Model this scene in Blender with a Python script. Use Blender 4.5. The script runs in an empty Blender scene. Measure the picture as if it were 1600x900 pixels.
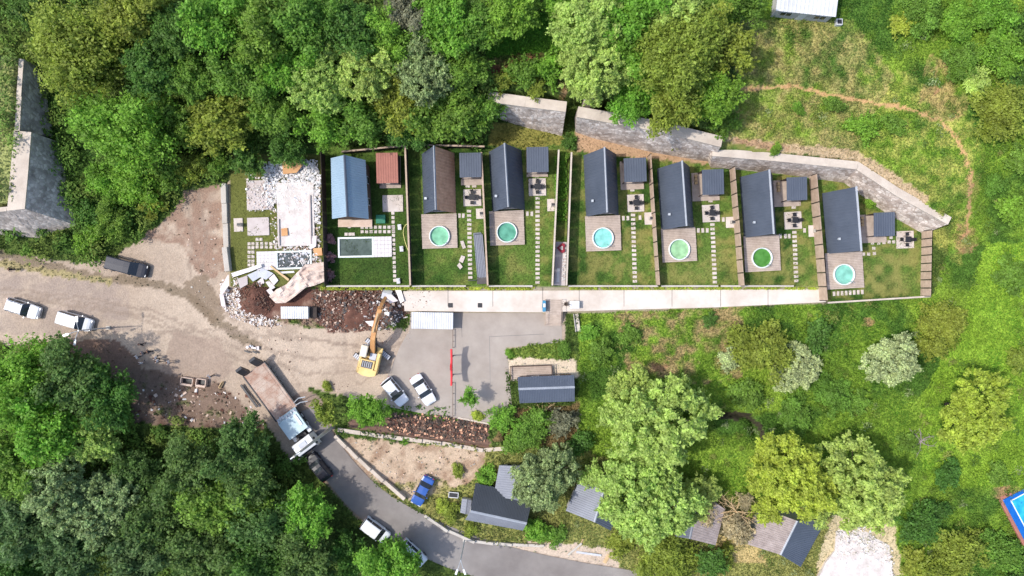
import bpy, bmesh, math, random
import numpy as np
from mathutils import Vector, Matrix
random.seed(7); rng = np.random.default_rng(7)
R = math.radians
SC = bpy.context.scene
COL = SC.collection
# ------------------------------------------------------------------ camera, sky, sun, exposure
H = 95.0; K = 0.088                       # drone height, metres per photo pixel at yard level
cam_d = bpy.data.cameras.new('camera'); cam = bpy.data.objects.new('camera', cam_d); COL.objects.link(cam)
cam.location = (0, 0, H); cam.rotation_euler = (0, 0, 0)
cam_d.sensor_width = 36; cam_d.lens = 18 / (800 * K / H); cam_d.clip_end = 3000
SC.camera = cam
world = bpy.data.worlds.new('World'); SC.world = world; world.use_nodes = True
wn = world.node_tree; bg = wn.nodes['Background']
sky = wn.nodes.new('ShaderNodeTexSky'); sky.sky_type = 'NISHITA'; sky.sun_disc = False; sky.dust_density = 2.0; sky.ozone_density = 0.8; sky.air_density = 0.9
SUN_EL = 56
sky.sun_elevation = R(SUN_EL); sky.sun_rotation = R(272)
wn.links.new(sky.outputs[0], bg.inputs[0]); bg.inputs[1].default_value = 0.15
sun_d = bpy.data.lights.new('sun', 'SUN'); sun = bpy.data.objects.new('sun', sun_d); COL.objects.link(sun)
sun_d.energy = 2.08; sun_d.angle = R(1.5); sun_d.color = (1, 0.955, 0.89)
sun.rotation_euler = Vector((math.cos(R(SUN_EL)), 0.03, -math.sin(R(SUN_EL)))).to_track_quat('-Z', 'Y').to_euler()
SC.view_settings.view_transform = 'Standard'; SC.view_settings.look = 'None'
SC.view_settings.gamma = 1; SC.view_settings.use_curve_mapping = False
SC.view_settings.exposure = 0.83
SC.render.engine = 'CYCLES'
SC.cycles.max_bounces = 6; SC.cycles.diffuse_bounces = 3; SC.cycles.transmission_bounces = 3

# ------------------------------------------------------------------ helpers
def P(px, py, z=0.0):
    f = (H - z) / H
    return ((px - 800) * K * f, (450 - py) * K * f, z)
def srgb(r, g, b):
    f = lambda c: (c / 255 / 12.92) if c / 255 <= 0.04045 else ((c / 255 + 0.055) / 1.055) ** 2.4
    return (f(r), f(g), f(b), 1)
def hsh(ix, iy, s):
    n = (ix.astype(np.int64) * 374761393 + iy.astype(np.int64) * 668265263 + s * 1442695041) & 0x7fffffff
    n = ((n ^ (n >> 13)) * 1274126177) & 0x7fffffff
    return ((n ^ (n >> 16)) & 0xffff) / 65535.0
def vnoise(x, y, s=0):
    x = np.asarray(x, float); y = np.asarray(y, float)
    ix = np.floor(x); iy = np.floor(y); fx = x - ix; fy = y - iy
    fx = fx * fx * (3 - 2 * fx); fy = fy * fy * (3 - 2 * fy)
    a = hsh(ix, iy, s); b = hsh(ix + 1, iy, s); c = hsh(ix, iy + 1, s); d = hsh(ix + 1, iy + 1, s)
    return (a * (1 - fx) + b * fx) * (1 - fy) + (c * (1 - fx) + d * fx) * fy
def fbm(x, y, s=0, o=4):
    t = 0; a = 0.5; n = 0
    for i in range(o):
        t = t + a * vnoise(x * 2 ** i, y * 2 ** i, s + i * 17); n += a; a *= 0.55
    return t / n
def inpoly(px, py, poly):
    px = np.asarray(px, float); py = np.asarray(py, float)
    r = np.zeros(px.shape, bool); n = len(poly); j = n - 1
    for i in range(n):
        xi, yi = poly[i]; xj, yj = poly[j]
        if yi != yj:
            r ^= ((yi > py) != (yj > py)) & (px < (xj - xi) * (py - yi) / (yj - yi) + xi)
        j = i
    return r
def dpath(px, py, pts):
    d = np.full(np.shape(px), 1e9)
    for (x0, y0), (x1, y1) in zip(pts[:-1], pts[1:]):
        vx, vy = x1 - x0, y1 - y0; L = vx * vx + vy * vy + 1e-9
        t = np.clip(((px - x0) * vx + (py - y0) * vy) / L, 0, 1)
        d = np.minimum(d, np.hypot(px - x0 - t * vx, py - y0 - t * vy))
    return d

# ---- procedural materials
MATS = {}
def mat(name, col, rough=0.8, col2=None, scale=1.2, bump=0.0, bscale=12, metal=0.0, spec=0.4, detail=5, contrast=0.25, coat=0.0):
    if name in MATS: return MATS[name]
    m = bpy.data.materials.new(name); m.use_nodes = True; MATS[name] = m
    nt = m.node_tree; b = nt.nodes['Principled BSDF']
    col = tuple(col[:3]) + (1,)
    col2 = tuple(c * 0.72 for c in col[:3]) + (1,) if col2 is None else tuple(col2[:3]) + (1,)
    tc = nt.nodes.new('ShaderNodeTexCoord')
    geo = nt.nodes.new('ShaderNodeNewGeometry')
    n1 = nt.nodes.new('ShaderNodeTexNoise'); n1.inputs['Scale'].default_value = scale; n1.inputs['Detail'].default_value = detail; n1.inputs['Roughness'].default_value = 0.65
    nt.links.new(geo.outputs['Position'], n1.inputs['Vector'])
    mr = nt.nodes.new('ShaderNodeMapRange'); mr.inputs[1].default_value = 0.5 - contrast; mr.inputs[2].default_value = 0.5 + contrast
    nt.links.new(n1.outputs['Fac'], mr.inputs[0])
    mx = nt.nodes.new('ShaderNodeMix'); mx.data_type = 'RGBA'
    mx.inputs[6].default_value = col; mx.inputs[7].default_value = col2
    nt.links.new(mr.outputs[0], mx.inputs[0]); nt.links.new(mx.outputs[2], b.inputs['Base Color'])
    b.inputs['Roughness'].default_value = rough; b.inputs['Metallic'].default_value = metal
    b.inputs['Specular IOR Level'].default_value = spec; b.inputs['Coat Weight'].default_value = coat
    if bump:
        n2 = nt.nodes.new('ShaderNodeTexNoise'); n2.inputs['Scale'].default_value = bscale; n2.inputs['Detail'].default_value = 4
        nt.links.new(geo.outputs['Position'], n2.inputs['Vector'])
        bp = nt.nodes.new('ShaderNodeBump'); bp.inputs['Strength'].default_value = bump; bp.inputs['Distance'].default_value = 0.08
        nt.links.new(n2.outputs['Fac'], bp.inputs['Height']); nt.links.new(bp.outputs[0], b.inputs['Normal'])
    return m
def leafmat(name, col, spread=0.3, trans=0.45):
    if name in MATS: return MATS[name]
    m = bpy.data.materials.new(name); m.use_nodes = True; MATS[name] = m
    nt = m.node_tree; out = nt.nodes['Material Output']; b = nt.nodes['Principled BSDF']
    geo = nt.nodes.new('ShaderNodeNewGeometry')
    oi = nt.nodes.new('ShaderNodeObjectInfo')
    hs = nt.nodes.new('ShaderNodeHueSaturation'); hs.inputs['Color'].default_value = tuple(col[:3]) + (1,)
    v = nt.nodes.new('ShaderNodeMapRange'); v.inputs[3].default_value = 1 - spread; v.inputs[4].default_value = 1 + spread
    nt.links.new(geo.outputs['Random Per Island'], v.inputs[0])
    n1 = nt.nodes.new('ShaderNodeTexNoise'); n1.inputs['Scale'].default_value = 0.55; n1.inputs['Detail'].default_value = 3
    nt.links.new(geo.outputs['Position'], n1.inputs['Vector'])
    v2 = nt.nodes.new('ShaderNodeMapRange'); v2.inputs[1].default_value = 0.3; v2.inputs[2].default_value = 0.7; v2.inputs[3].default_value = 0.7; v2.inputs[4].default_value = 1.3
    nt.links.new(n1.outputs['Fac'], v2.inputs[0])
    mu = nt.nodes.new('ShaderNodeMath'); mu.operation = 'MULTIPLY'
    nt.links.new(v.outputs[0], mu.inputs[0]); nt.links.new(v2.outputs[0], mu.inputs[1]); nt.links.new(mu.outputs[0], hs.inputs['Value'])
    h = nt.nodes.new('ShaderNodeMapRange'); h.inputs[3].default_value = 0.49; h.inputs[4].default_value = 0.51
    nt.links.new(oi.outputs['Random'], h.inputs[0]); nt.links.new(h.outputs[0], hs.inputs['Hue'])
    nt.links.new(hs.outputs[0], b.inputs['Base Color']); b.inputs['Roughness'].default_value = 0.55; b.inputs['Specular IOR Level'].default_value = 0.3
    tr = nt.nodes.new('ShaderNodeBsdfTranslucent'); nt.links.new(hs.outputs[0], tr.inputs['Color'])
    ms = nt.nodes.new('ShaderNodeMixShader'); ms.inputs[0].default_value = trans
    nt.links.new(b.outputs[0], ms.inputs[1]); nt.links.new(tr.outputs[0], ms.inputs[2]); nt.links.new(ms.outputs[0], out.inputs[0])
    return m
def colmat(name, attr='Col', var=0.25, scale=2.5, bump=0.5, bscale=6, rough=0.95, island=0.0, trans=0.0, fine=4.5):
    m = bpy.data.materials.new(name); m.use_nodes = True; MATS[name] = m
    nt = m.node_tree; b = nt.nodes['Principled BSDF']; out = nt.nodes['Material Output']
    at = nt.nodes.new('ShaderNodeAttribute'); at.attribute_name = attr
    geo = nt.nodes.new('ShaderNodeNewGeometry')
    n1 = nt.nodes.new('ShaderNodeTexNoise'); n1.inputs['Scale'].default_value = scale; n1.inputs['Detail'].default_value = 8; n1.inputs['Roughness'].default_value = 0.75
    nt.links.new(geo.outputs['Position'], n1.inputs['Vector'])
    v = nt.nodes.new('ShaderNodeMapRange'); v.inputs[1].default_value = 0.3; v.inputs[2].default_value = 0.7; v.inputs[3].default_value = 1 - var; v.inputs[4].default_value = 1 + var
    nt.links.new(n1.outputs['Fac'], v.inputs[0])
    hs = nt.nodes.new('ShaderNodeHueSaturation'); nt.links.new(at.outputs['Color'], hs.inputs['Color'])
    nf = nt.nodes.new('ShaderNodeTexNoise'); nf.inputs['Scale'].default_value = fine; nf.inputs['Detail'].default_value = 3
    nt.links.new(geo.outputs['Position'], nf.inputs['Vector'])
    vf = nt.nodes.new('ShaderNodeMapRange'); vf.inputs[1].default_value = 0.32; vf.inputs[2].default_value = 0.68; vf.inputs[3].default_value = -var; vf.inputs[4].default_value = var
    nt.links.new(nf.outputs['Fac'], vf.inputs[0])
    v.inputs[3].default_value = -var; v.inputs[4].default_value = var
    ad = nt.nodes.new('ShaderNodeMath'); ad.operation = 'ADD'; nt.links.new(v.outputs[0], ad.inputs[0]); nt.links.new(vf.outputs[0], ad.inputs[1])
    mq = nt.nodes.new('ShaderNodeMath'); mq.operation = 'MULTIPLY_ADD'; mq.inputs[2].default_value = 1.0
    nt.links.new(ad.outputs[0], mq.inputs[0]); nt.links.new(at.outputs['Alpha'], mq.inputs[1]); last = mq.outputs[0]
    if island:
        v3 = nt.nodes.new('ShaderNodeMapRange'); v3.inputs[3].default_value = 1 - island; v3.inputs[4].default_value = 1 + island
        nt.links.new(geo.outputs['Random Per Island'], v3.inputs[0])
        mu = nt.nodes.new('ShaderNodeMath'); mu.operation = 'MULTIPLY'; nt.links.new(last, mu.inputs[0]); nt.links.new(v3.outputs[0], mu.inputs[1]); last = mu.outputs[0]
    nt.links.new(last, hs.inputs['Value'])
    nt.links.new(hs.outputs[0], b.inputs['Base Color']); b.inputs['Roughness'].default_value = rough; b.inputs['Specular IOR Level'].default_value = 0.2
    if bump:
        n2 = nt.nodes.new('ShaderNodeTexNoise'); n2.inputs['Scale'].default_value = bscale; n2.inputs['Detail'].default_value = 6
        nt.links.new(geo.outputs['Position'], n2.inputs['Vector'])
        bp = nt.nodes.new('ShaderNodeBump'); bp.inputs['Strength'].default_value = bump; bp.inputs['Distance'].default_value = 0.12
        nt.links.new(n2.outputs['Fac'], bp.inputs['Height']); nt.links.new(bp.outputs[0], b.inputs['Normal'])
    if trans:
        tr = nt.nodes.new('ShaderNodeBsdfTranslucent'); nt.links.new(hs.outputs[0], tr.inputs['Color'])
        ms = nt.nodes.new('ShaderNodeMixShader'); ms.inputs[0].default_value = trans
        nt.links.new(b.outputs[0], ms.inputs[1]); nt.links.new(tr.outputs[0], ms.inputs[2]); nt.links.new(ms.outputs[0], out.inputs[0])
    return m
def stonemat(name, c1, c2, mortar, scale=2.6):
    m = bpy.data.materials.new(name); m.use_nodes = True; MATS[name] = m
    nt = m.node_tree; b = nt.nodes['Principled BSDF']
    geo = nt.nodes.new('ShaderNodeNewGeometry')
    vo = nt.nodes.new('ShaderNodeTexVoronoi'); vo.inputs['Scale'].default_value = scale
    ve = nt.nodes.new('ShaderNodeTexVoronoi'); ve.feature = 'DISTANCE_TO_EDGE'; ve.inputs['Scale'].default_value = scale
    nt.links.new(geo.outputs['Position'], vo.inputs['Vector']); nt.links.new(geo.outputs['Position'], ve.inputs['Vector'])
    sp = nt.nodes.new('ShaderNodeSeparateColor'); nt.links.new(vo.outputs['Color'], sp.inputs[0])
    mx = nt.nodes.new('ShaderNodeMix'); mx.data_type = 'RGBA'; mx.inputs[6].default_value = c1; mx.inputs[7].default_value = c2
    nt.links.new(sp.outputs[0], mx.inputs[0])
    mr = nt.nodes.new('ShaderNodeMapRange'); mr.inputs[1].default_value = 0.02; mr.inputs[2].default_value = 0.08
    nt.links.new(ve.outputs['Distance'], mr.inputs[0])
    m2 = nt.nodes.new('ShaderNodeMix'); m2.data_type = 'RGBA'; m2.inputs[6].default_value = mortar
    nt.links.new(mr.outputs[0], m2.inputs[0]); nt.links.new(mx.outputs[2], m2.inputs[7]); 
    ns = nt.nodes.new('ShaderNodeTexNoise'); ns.inputs['Scale'].default_value = 0.7; ns.inputs['Detail'].default_value = 6
    nt.links.new(geo.outputs['Position'], ns.inputs['Vector'])
    vr = nt.nodes.new('ShaderNodeMapRange'); vr.inputs[1].default_value = 0.3; vr.inputs[2].default_value = 0.7; vr.inputs[3].default_value = 0.65; vr.inputs[4].default_value = 1.2
    nt.links.new(ns.outputs['Fac'], vr.inputs[0])
    hs = nt.nodes.new('ShaderNodeHueSaturation'); nt.links.new(m2.outputs[2], hs.inputs['Color']); nt.links.new(vr.outputs[0], hs.inputs['Value'])
    nt.links.new(hs.outputs[0], b.inputs['Base Color']); b.inputs['Roughness'].default_value = 0.95; b.inputs['Specular IOR Level'].default_value = 0.15
    bp = nt.nodes.new('ShaderNodeBump'); bp.inputs['Strength'].default_value = 0.5; bp.inputs['Distance'].default_value = 0.1
    nt.links.new(ve.outputs['Distance'], bp.inputs['Height']); nt.links.new(bp.outputs[0], b.inputs['Normal'])
    return m
def watermat(name, col):
    m = bpy.data.materials.new(name); m.use_nodes = True; MATS[name] = m
    nt = m.node_tree; b = nt.nodes['Principled BSDF']; b.inputs['Base Color'].default_value = tuple(col[:3]) + (1,)
    b.inputs['Roughness'].default_value = 0.08; b.inputs['IOR'].default_value = 1.33
    geo = nt.nodes.new('ShaderNodeNewGeometry'); n2 = nt.nodes.new('ShaderNodeTexNoise'); n2.inputs['Scale'].default_value = 3
    n3 = nt.nodes.new('ShaderNodeTexNoise'); n3.inputs['Scale'].default_value = 1.1; n3.inputs['Detail'].default_value = 5; nt.links.new(geo.outputs['Position'], n3.inputs['Vector'])
    mx = nt.nodes.new('ShaderNodeMix'); mx.data_type = 'RGBA'; mx.inputs[6].default_value = tuple(c * .78 for c in col[:3]) + (1,); mx.inputs[7].default_value = tuple(min(1, c * 1.15 + .02) for c in col[:3]) + (1,)
    mr = nt.nodes.new('ShaderNodeMapRange'); mr.inputs[1].default_value = .35; mr.inputs[2].default_value = .65; nt.links.new(n3.outputs['Fac'], mr.inputs[0]); nt.links.new(mr.outputs[0], mx.inputs[0]); nt.links.new(mx.outputs[2], b.inputs['Base Color'])
    nt.links.new(geo.outputs['Position'], n2.inputs['Vector'])
    bp = nt.nodes.new('ShaderNodeBump'); bp.inputs['Strength'].default_value = 0.08; bp.inputs['Distance'].default_value = 0.05
    nt.links.new(n2.outputs['Fac'], bp.inputs['Height']); nt.links.new(bp.outputs[0], b.inputs['Normal'])
    return m

# ---- mesh building
class MB:
    def __init__(s): s.v = []; s.f = []; s.m = []
    def add(s, vs, fs, mi=0):
        o = len(s.v); s.v += [tuple(p) for p in vs]
        for f in fs: s.f.append(tuple(o + i for i in f)); s.m.append(mi)
        return s
    def quad(s, a, b, c, d, mi=0): return s.add([a, b, c, d], [(0, 1, 2, 3)], mi)
    def box(s, c, d, rz=0, mi=0, M=None, bev=0.0):
        hx, hy, hz = d[0] / 2, d[1] / 2, d[2] / 2
        if bev:
            e = min(bev, hx * .9, hy * .9, hz * .9); vs = []
            for z, q in ((-hz, e), (-hz + e, 0), (hz - e, 0), (hz, e)):
                X, Y = hx - q, hy - q
                vs += [(-X + e, -Y, z), (X - e, -Y, z), (X, -Y + e, z), (X, Y - e, z), (X - e, Y, z), (-X + e, Y, z), (-X, Y - e, z), (-X, -Y + e, z)]
            fs = [tuple(range(7, -1, -1)), tuple(range(24, 32))]
            for l in range(3):
                for i in range(8): fs.append((l * 8 + i, l * 8 + (i + 1) % 8, l * 8 + 8 + (i + 1) % 8, l * 8 + 8 + i))
        else:
            vs = [(x, y, z) for z in (-hz, hz) for x, y in ((-hx, -hy), (hx, -hy), (hx, hy), (-hx, hy))]
            fs = [(3, 2, 1, 0), (4, 5, 6, 7), (0, 1, 5, 4), (1, 2, 6, 5), (2, 3, 7, 6), (3, 0, 4, 7)]
        if M is None: M = Matrix.Translation(c) @ Matrix.Rotation(rz, 4, 'Z')
        else: M = Matrix.Translation(c) @ M
        return s.add([M @ Vector(p) for p in vs], fs, mi)
    def prism(s, poly, z0, z1, mi=0):
        a = sum(poly[i][0] * poly[(i + 1) % len(poly)][1] - poly[(i + 1) % len(poly)][0] * poly[i][1] for i in range(len(poly)))
        if a < 0: poly = poly[::-1]
        n = len(poly)
        zz0 = z0 if isinstance(z0, (list, tuple)) else [z0] * n
        return s.add([(p[0], p[1], zz0[i]) for i, p in enumerate(poly)] + [(p[0], p[1], z1) for p in poly],
                     [tuple(range(n - 1, -1, -1)), tuple(range(n, 2 * n))] + [(i, (i + 1) % n, n + (i + 1) % n, n + i) for i in range(n)], mi)
    def cyl(s, p0, p1, r0, r1=None, n=10, mi=0, caps=True):
        r1 = r0 if r1 is None else r1
        p0 = Vector(p0); p1 = Vector(p1); d = (p1 - p0).normalized()
        u = d.orthogonal().normalized(); w = d.cross(u)
        vs = [p + (u * math.cos(6.28318 * i / n) + w * math.sin(6.28318 * i / n)) * r for p, r in ((p0, r0), (p1, r1)) for i in range(n)]
        fs = [(i, (i + 1) % n, n + (i + 1) % n, n + i) for i in range(n)]
        if caps: fs += [tuple(range(n - 1, -1, -1)), tuple(range(n, 2 * n))]
        return s.add(vs, fs, mi)
    def tube(s, pts, rad, n=8, mi=0):
        for i in range(len(pts) - 1):
            a = rad[i] if isinstance(rad, (list, tuple)) else rad; b = rad[i + 1] if isinstance(rad, (list, tuple)) else rad
            s.cyl(pts[i], pts[i + 1], a, b, n, mi)
        return s
    def corr(s, a, b, c, d, pitch=0.25, depth=0.035, th=0.04, mi=0):
        """corrugated sheet: a-b eave line, d-c ridge line, ribs run from eave to ridge"""
        a, b, c, d = map(Vector, (a, b, c, d)); nrm = (b - a).cross(d - a).normalized()
        if nrm.z < 0: nrm = -nrm
        n = max(2, int((b - a).length / pitch)); vs = []; ts = []
        for i in range(n):
            for q, h in ((0.0, 0), (0.55, 0), (0.65, 1), (0.9, 1)): ts.append(((i + q) / n, h))
        ts.append((1.0, 0))
        for t, h in ts:
            vs += [a.lerp(b, t) + nrm * depth * h, d.lerp(c, t) + nrm * depth * h]
        m = len(ts); fs = [(2 * i, 2 * i + 2, 2 * i + 3, 2 * i + 1) for i in range(m - 1)]
        s.add(vs, fs, mi)
        lo = [p - nrm * th for p in (a, b, c, d)]
        o = [a, b, c, d]
        s.add(o + lo, [(7, 6, 5, 4)] + [(i, (i + 1) % 4, 4 + (i + 1) % 4, 4 + i) for i in range(4)], mi)
        return s
    def obj(s, name, mats, parent=None, loc=None, rz=0, smooth=False, **pr):
        me = bpy.data.meshes.new(name)
        me.from_pydata(s.v, [], s.f)
        for m in (mats if isinstance(mats, (list, tuple)) else [mats]): me.materials.append(MATS[m] if isinstance(m, str) else m)
        if any(s.m): me.polygons.foreach_set('material_index', s.m)
        if smooth: me.polygons.foreach_set('use_smooth', [True] * len(s.f))
        me.update()
        o = bpy.data.objects.new(name, me); COL.objects.link(o)
        if parent: o.parent = parent
        if loc is not None: o.location = loc
        if rz: o.rotation_euler = (0, 0, rz)
        for k, v in pr.items(): o[k] = v
        return o
def npmesh(name, V, F, mats, colors=None, smooth=False):
    """V (n,3), F (m,4) quads"""
    me = bpy.data.meshes.new(name); n = len(V); m, q = F.shape
    me.vertices.add(n); me.vertices.foreach_set('co', np.ascontiguousarray(V, np.float32).ravel())
    me.loops.add(m * q); me.loops.foreach_set('vertex_index', np.ascontiguousarray(F, np.int32).ravel())
    me.polygons.add(m); me.polygons.foreach_set('loop_start', np.arange(0, m * q, q, dtype=np.int32))
    if smooth: me.polygons.foreach_set('use_smooth', np.ones(m, bool))
    for mm in mats: me.materials.append(mm)
    if colors is not None:
        at = me.color_attributes.new('Col', 'FLOAT_COLOR', 'POINT')
        c = np.ones((n, 4), np.float32); c[:, :np.asarray(colors).shape[1]] = colors; at.data.foreach_set('color', c.ravel())
    me.update(calc_edges=True); me.validate()
    return me
def thing(name, label, cat, loc=(0, 0, 0), rz=0, group=None):
    o = bpy.data.objects.new(name, None); COL.objects.link(o)
    o.location = loc; o.rotation_euler = (0, 0, rz); o['label'] = label; o['category'] = cat
    o.empty_display_size = 0.3; o['kind'] = 'thing'
    if group: o['group'] = group
    return o
def copyobj(o, parent, loc=None, rz=None):
    c = o.copy(); COL.objects.link(c); c.parent = parent
    if loc is not None: c.location = loc
    if rz is not None: c.rotation_euler = (0, 0, rz)
    return c
def link(name, me, parent=None, loc=(0, 0, 0), rz=0, sc=None):
    o = bpy.data.objects.new(name, me); COL.objects.link(o); o.parent = parent; o.location = loc; o.rotation_euler = (0, 0, rz)
    if sc: o.scale = sc
    return o
def head(dx, dy): return math.atan2(-dy, dx)

# ---- palette
mat('concrete', srgb(196, 190, 181), 0.9, srgb(168, 159, 147), 0.5, 0.3, 15)
mat('cap_concrete', srgb(206, 194, 179), 0.9, srgb(172, 158, 144), 0.5, 0.4, 10)
mat('path_concrete', srgb(216, 207, 197), 0.9, srgb(190, 177, 164), 0.28, 0.3, 20, contrast=0.16, detail=9)
mat('parking', srgb(174, 164, 154), 0.92, srgb(140, 130, 121), 0.3, 0.35, 25, contrast=0.3, detail=11)
mat('asphalt', srgb(146, 140, 135), 0.9, srgb(114, 107, 103), 0.12, 0.3, 25, contrast=0.18, detail=9)
mat('white_pad', srgb(208, 199, 191), 0.85, srgb(178, 164, 153), 0.6, 0.4, 9)
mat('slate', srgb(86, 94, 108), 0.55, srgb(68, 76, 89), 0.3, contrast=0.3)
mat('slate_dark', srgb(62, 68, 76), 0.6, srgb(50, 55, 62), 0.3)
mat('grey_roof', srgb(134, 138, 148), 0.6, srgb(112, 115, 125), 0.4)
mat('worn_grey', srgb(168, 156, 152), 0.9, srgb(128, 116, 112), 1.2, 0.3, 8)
mat('slab_white', srgb(222, 216, 211), 0.9, srgb(180, 170, 164), 0.9, 0.5, 7)
mat('blue_roof', srgb(146, 168, 184), 0.45, srgb(128, 150, 168), 0.25)
mat('worn_roof', srgb(234, 184, 150), 0.9, srgb(196, 144, 114), 1.5, 0.4, 8)
mat('red_roof', srgb(166, 112, 98), 0.85, srgb(148, 98, 86), 0.8)
mat('white_metal', srgb(212, 213, 214), 0.45, srgb(180, 181, 182), 0.6)
mat('zinc', srgb(200, 205, 208), 0.4, srgb(172, 178, 184), 0.5, metal=0.3)
mat('ridge_white', srgb(172, 177, 186), 0.5, srgb(148, 153, 162))
mat('deck_wood', srgb(190, 174, 160), 0.85, srgb(156, 140, 128), 1.4, 0.2, 8)
mat('fence_wood', srgb(196, 174, 154), 0.85, srgb(160, 138, 120), 1.4, 0.2, 8)
mat('dark_wood', srgb(70, 60, 54), 0.85, srgb(50, 43, 40), 1.4)
mat('pale_wood', srgb(205, 180, 140), 0.85, srgb(180, 150, 110), 1.2)
mat('plywood', srgb(200, 158, 112), 0.85, srgb(180, 132, 90), 0.9)
mat('glass', (0.02, 0.025, 0.03), 0.06, (0.03, 0.035, 0.045), spec=0.6)
mat('rubber', (0.02, 0.02, 0.02), 0.8)
mat('dark_metal', (0.05, 0.05, 0.055), 0.5)
mat('black_plastic', (0.025, 0.025, 0.028), 0.5)
mat('chrome', (0.6, 0.6, 0.62), 0.2, metal=0.9)
mat('lamp_white', (0.8, 0.8, 0.78), 0.2)
mat('lamp_red', (0.4, 0.02, 0.02), 0.25)
mat('car_white', srgb(222, 224, 228), 0.25, srgb(214, 216, 220), 0.4, coat=0.6)
mat('car_black', (0.008, 0.009, 0.016), 0.35, (0.012, 0.012, 0.02), coat=0.2, spec=0.3)
mat('car_grey', (0.035, 0.038, 0.05), 0.5, (0.028, 0.03, 0.042), coat=0.05, spec=0.25)
mat('car_blue', srgb(52, 92, 165), 0.25, srgb(44, 82, 150), coat=0.6)
mat('yellow_paint', srgb(228, 200, 136), 0.5, srgb(208, 174, 104), 0.8)
mat('orange_paint', srgb(204, 156, 102), 0.6, srgb(172, 120, 76), 0.8)
mat('cream', srgb(222, 212, 190), 0.5, srgb(206, 194, 172))
mat('pale_blue', srgb(186, 206, 212), 0.5, srgb(160, 182, 190), 0.8)
mat('truck_white', srgb(226, 226, 224), 0.35, srgb(205, 205, 203), coat=0.3)
mat('bed_dirt', srgb(184, 168, 154), 0.95, srgb(150, 112, 94), 0.55, 0.5, 8, contrast=0.14, detail=8)
mat('soil', srgb(116, 80, 66), 1, srgb(78, 54, 46), 1.2, 0.8, 5)
mat('red_paint', srgb(222, 52, 60), 0.5, srgb(205, 44, 52))
mat('heart_red', srgb(150, 38, 56), 0.6)
mat('lilac', srgb(196, 186, 182), 0.8, srgb(178, 166, 162))
mat('letter_white', srgb(222, 221, 219), 0.5, srgb(208, 206, 204))
mat('green_plastic', srgb(28, 118, 88), 0.5)
mat('blue_plastic', srgb(70, 140, 175), 0.5)
mat('hose', srgb(222, 218, 140), 0.5)
mat('pool_blue', srgb(20, 105, 190), 0.4, srgb(16, 84, 165))
mat('plaster', srgb(190, 188, 184), 0.9, srgb(160, 158, 154))
mat('dark_wall', srgb(96, 92, 90), 0.9, srgb(74, 70, 68))
mat('brown_wall', srgb(120, 98, 84), 0.9, srgb(92, 74, 64))
mat('bark', (0.10, 0.08, 0.06), 0.95, (0.06, 0.048, 0.038), 3, 0.6, 10)
mat('rim', srgb(225, 232, 228), 0.5, srgb(205, 214, 210))
mat('tile', srgb(212, 206, 204), 0.7, srgb(196, 190, 190), 2)
mat('rubble_white', srgb(234, 230, 226), 0.9, srgb(196, 188, 182), 2.2)
mat('sheet_pale', srgb(216, 199, 187), 0.85, srgb(184, 162, 148), 0.8, 0.4, 3, contrast=0.18, detail=8)
mat('panel_white', srgb(224, 215, 213), 0.85, srgb(196, 184, 182), 1.2)
mat('panel_grey', srgb(200, 203, 208), 0.85, srgb(174, 176, 184), 1.2)
mat('sheet_tan', srgb(214, 192, 176), 0.85, srgb(186, 160, 140), 0.9, 0.3, 4)
mat('skin', srgb(196, 150, 122), 0.6); mat('hair', (0.02, 0.015, 0.012), 0.7)
mat('cloth_white', srgb(232, 232, 232), 0.9); mat('cloth_black', (0.018, 0.018, 0.022), 0.9); mat('cloth_navy', (0.03, 0.035, 0.06), 0.9); mat('cloth_grey', (0.25, 0.25, 0.27), 0.9)
stonemat('stone_wall', srgb(236, 224, 212), srgb(176, 160, 148), srgb(178, 160, 146), 2.0)
stonemat('stone_shaded', srgb(206, 196, 188), srgb(158, 148, 142), srgb(166, 156, 148), 2.0)  # darker copy of the wall stone, shade of the left walls put into its colour
# ------------------------------------------------------------------ terrain
TZ_ = 1.3
CP = np.array([(-100,460,.5),(0,450,0),(100,480,0),(200,420,0),(300,350,.6),(300,480,0),(450,530,0),(600,560,0),(700,600,0),(850,520,.1),(480,620,0),
 (440,700,-.5),(510,690,-.4),(570,770,-1.4),(650,830,-2.5),(730,865,-3.3),(900,892,-4.3),(1000,920,-4.8),(670,730,-1.7),(760,740,-2.4),(800,800,-3.6),
 (950,800,-4.2),(1100,800,-4.2),(1250,830,-4.2),(1350,860,-4.4),(1000,500,.3),(1000,580,-.8),(1200,500,.4),(1200,600,-1),(1400,500,.6),(1400,620,-1),
 (1550,450,2),(1550,620,-.5),(1560,800,-3),(1700,500,2),(1700,800,-3),(850,650,-.6),(900,690,-2),(1100,700,-2.5),(1300,700,-2.5),(200,560,-.1),
 (100,620,-.4),(300,640,-.5),(0,700,-.8),(100,850,-2.5),(300,820,-3),(450,850,-3.3),(-150,700,-.5),(-150,900,-2.5),(300,1000,-4.5),(800,1000,-5.5),
 (1300,1000,-5.5),(1700,1000,-5),(400,250,1.3),(800,300,1.3),(1200,350,1.3),(1440,420,1.2),(0,250,1),(-150,100,2),(400,0,1.3),(1200,0,2),(1700,0,3)], float)
def _tps():
    q = CP[:, :2] / 100; n = len(q); d = np.hypot(q[:, None, 0] - q[None, :, 0], q[:, None, 1] - q[None, :, 1])
    A = np.zeros((n + 3, n + 3)); A[:n, :n] = np.where(d > 0, d * d * np.log(d + 1e-12), 0) + np.eye(n) * 0.02
    A[:n, n] = 1; A[:n, n + 1:] = q; A[n, :n] = 1; A[n + 1:, :n] = q.T
    return np.linalg.solve(A, np.concatenate([CP[:, 2], [0, 0, 0]]))
TW = _tps()
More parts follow.
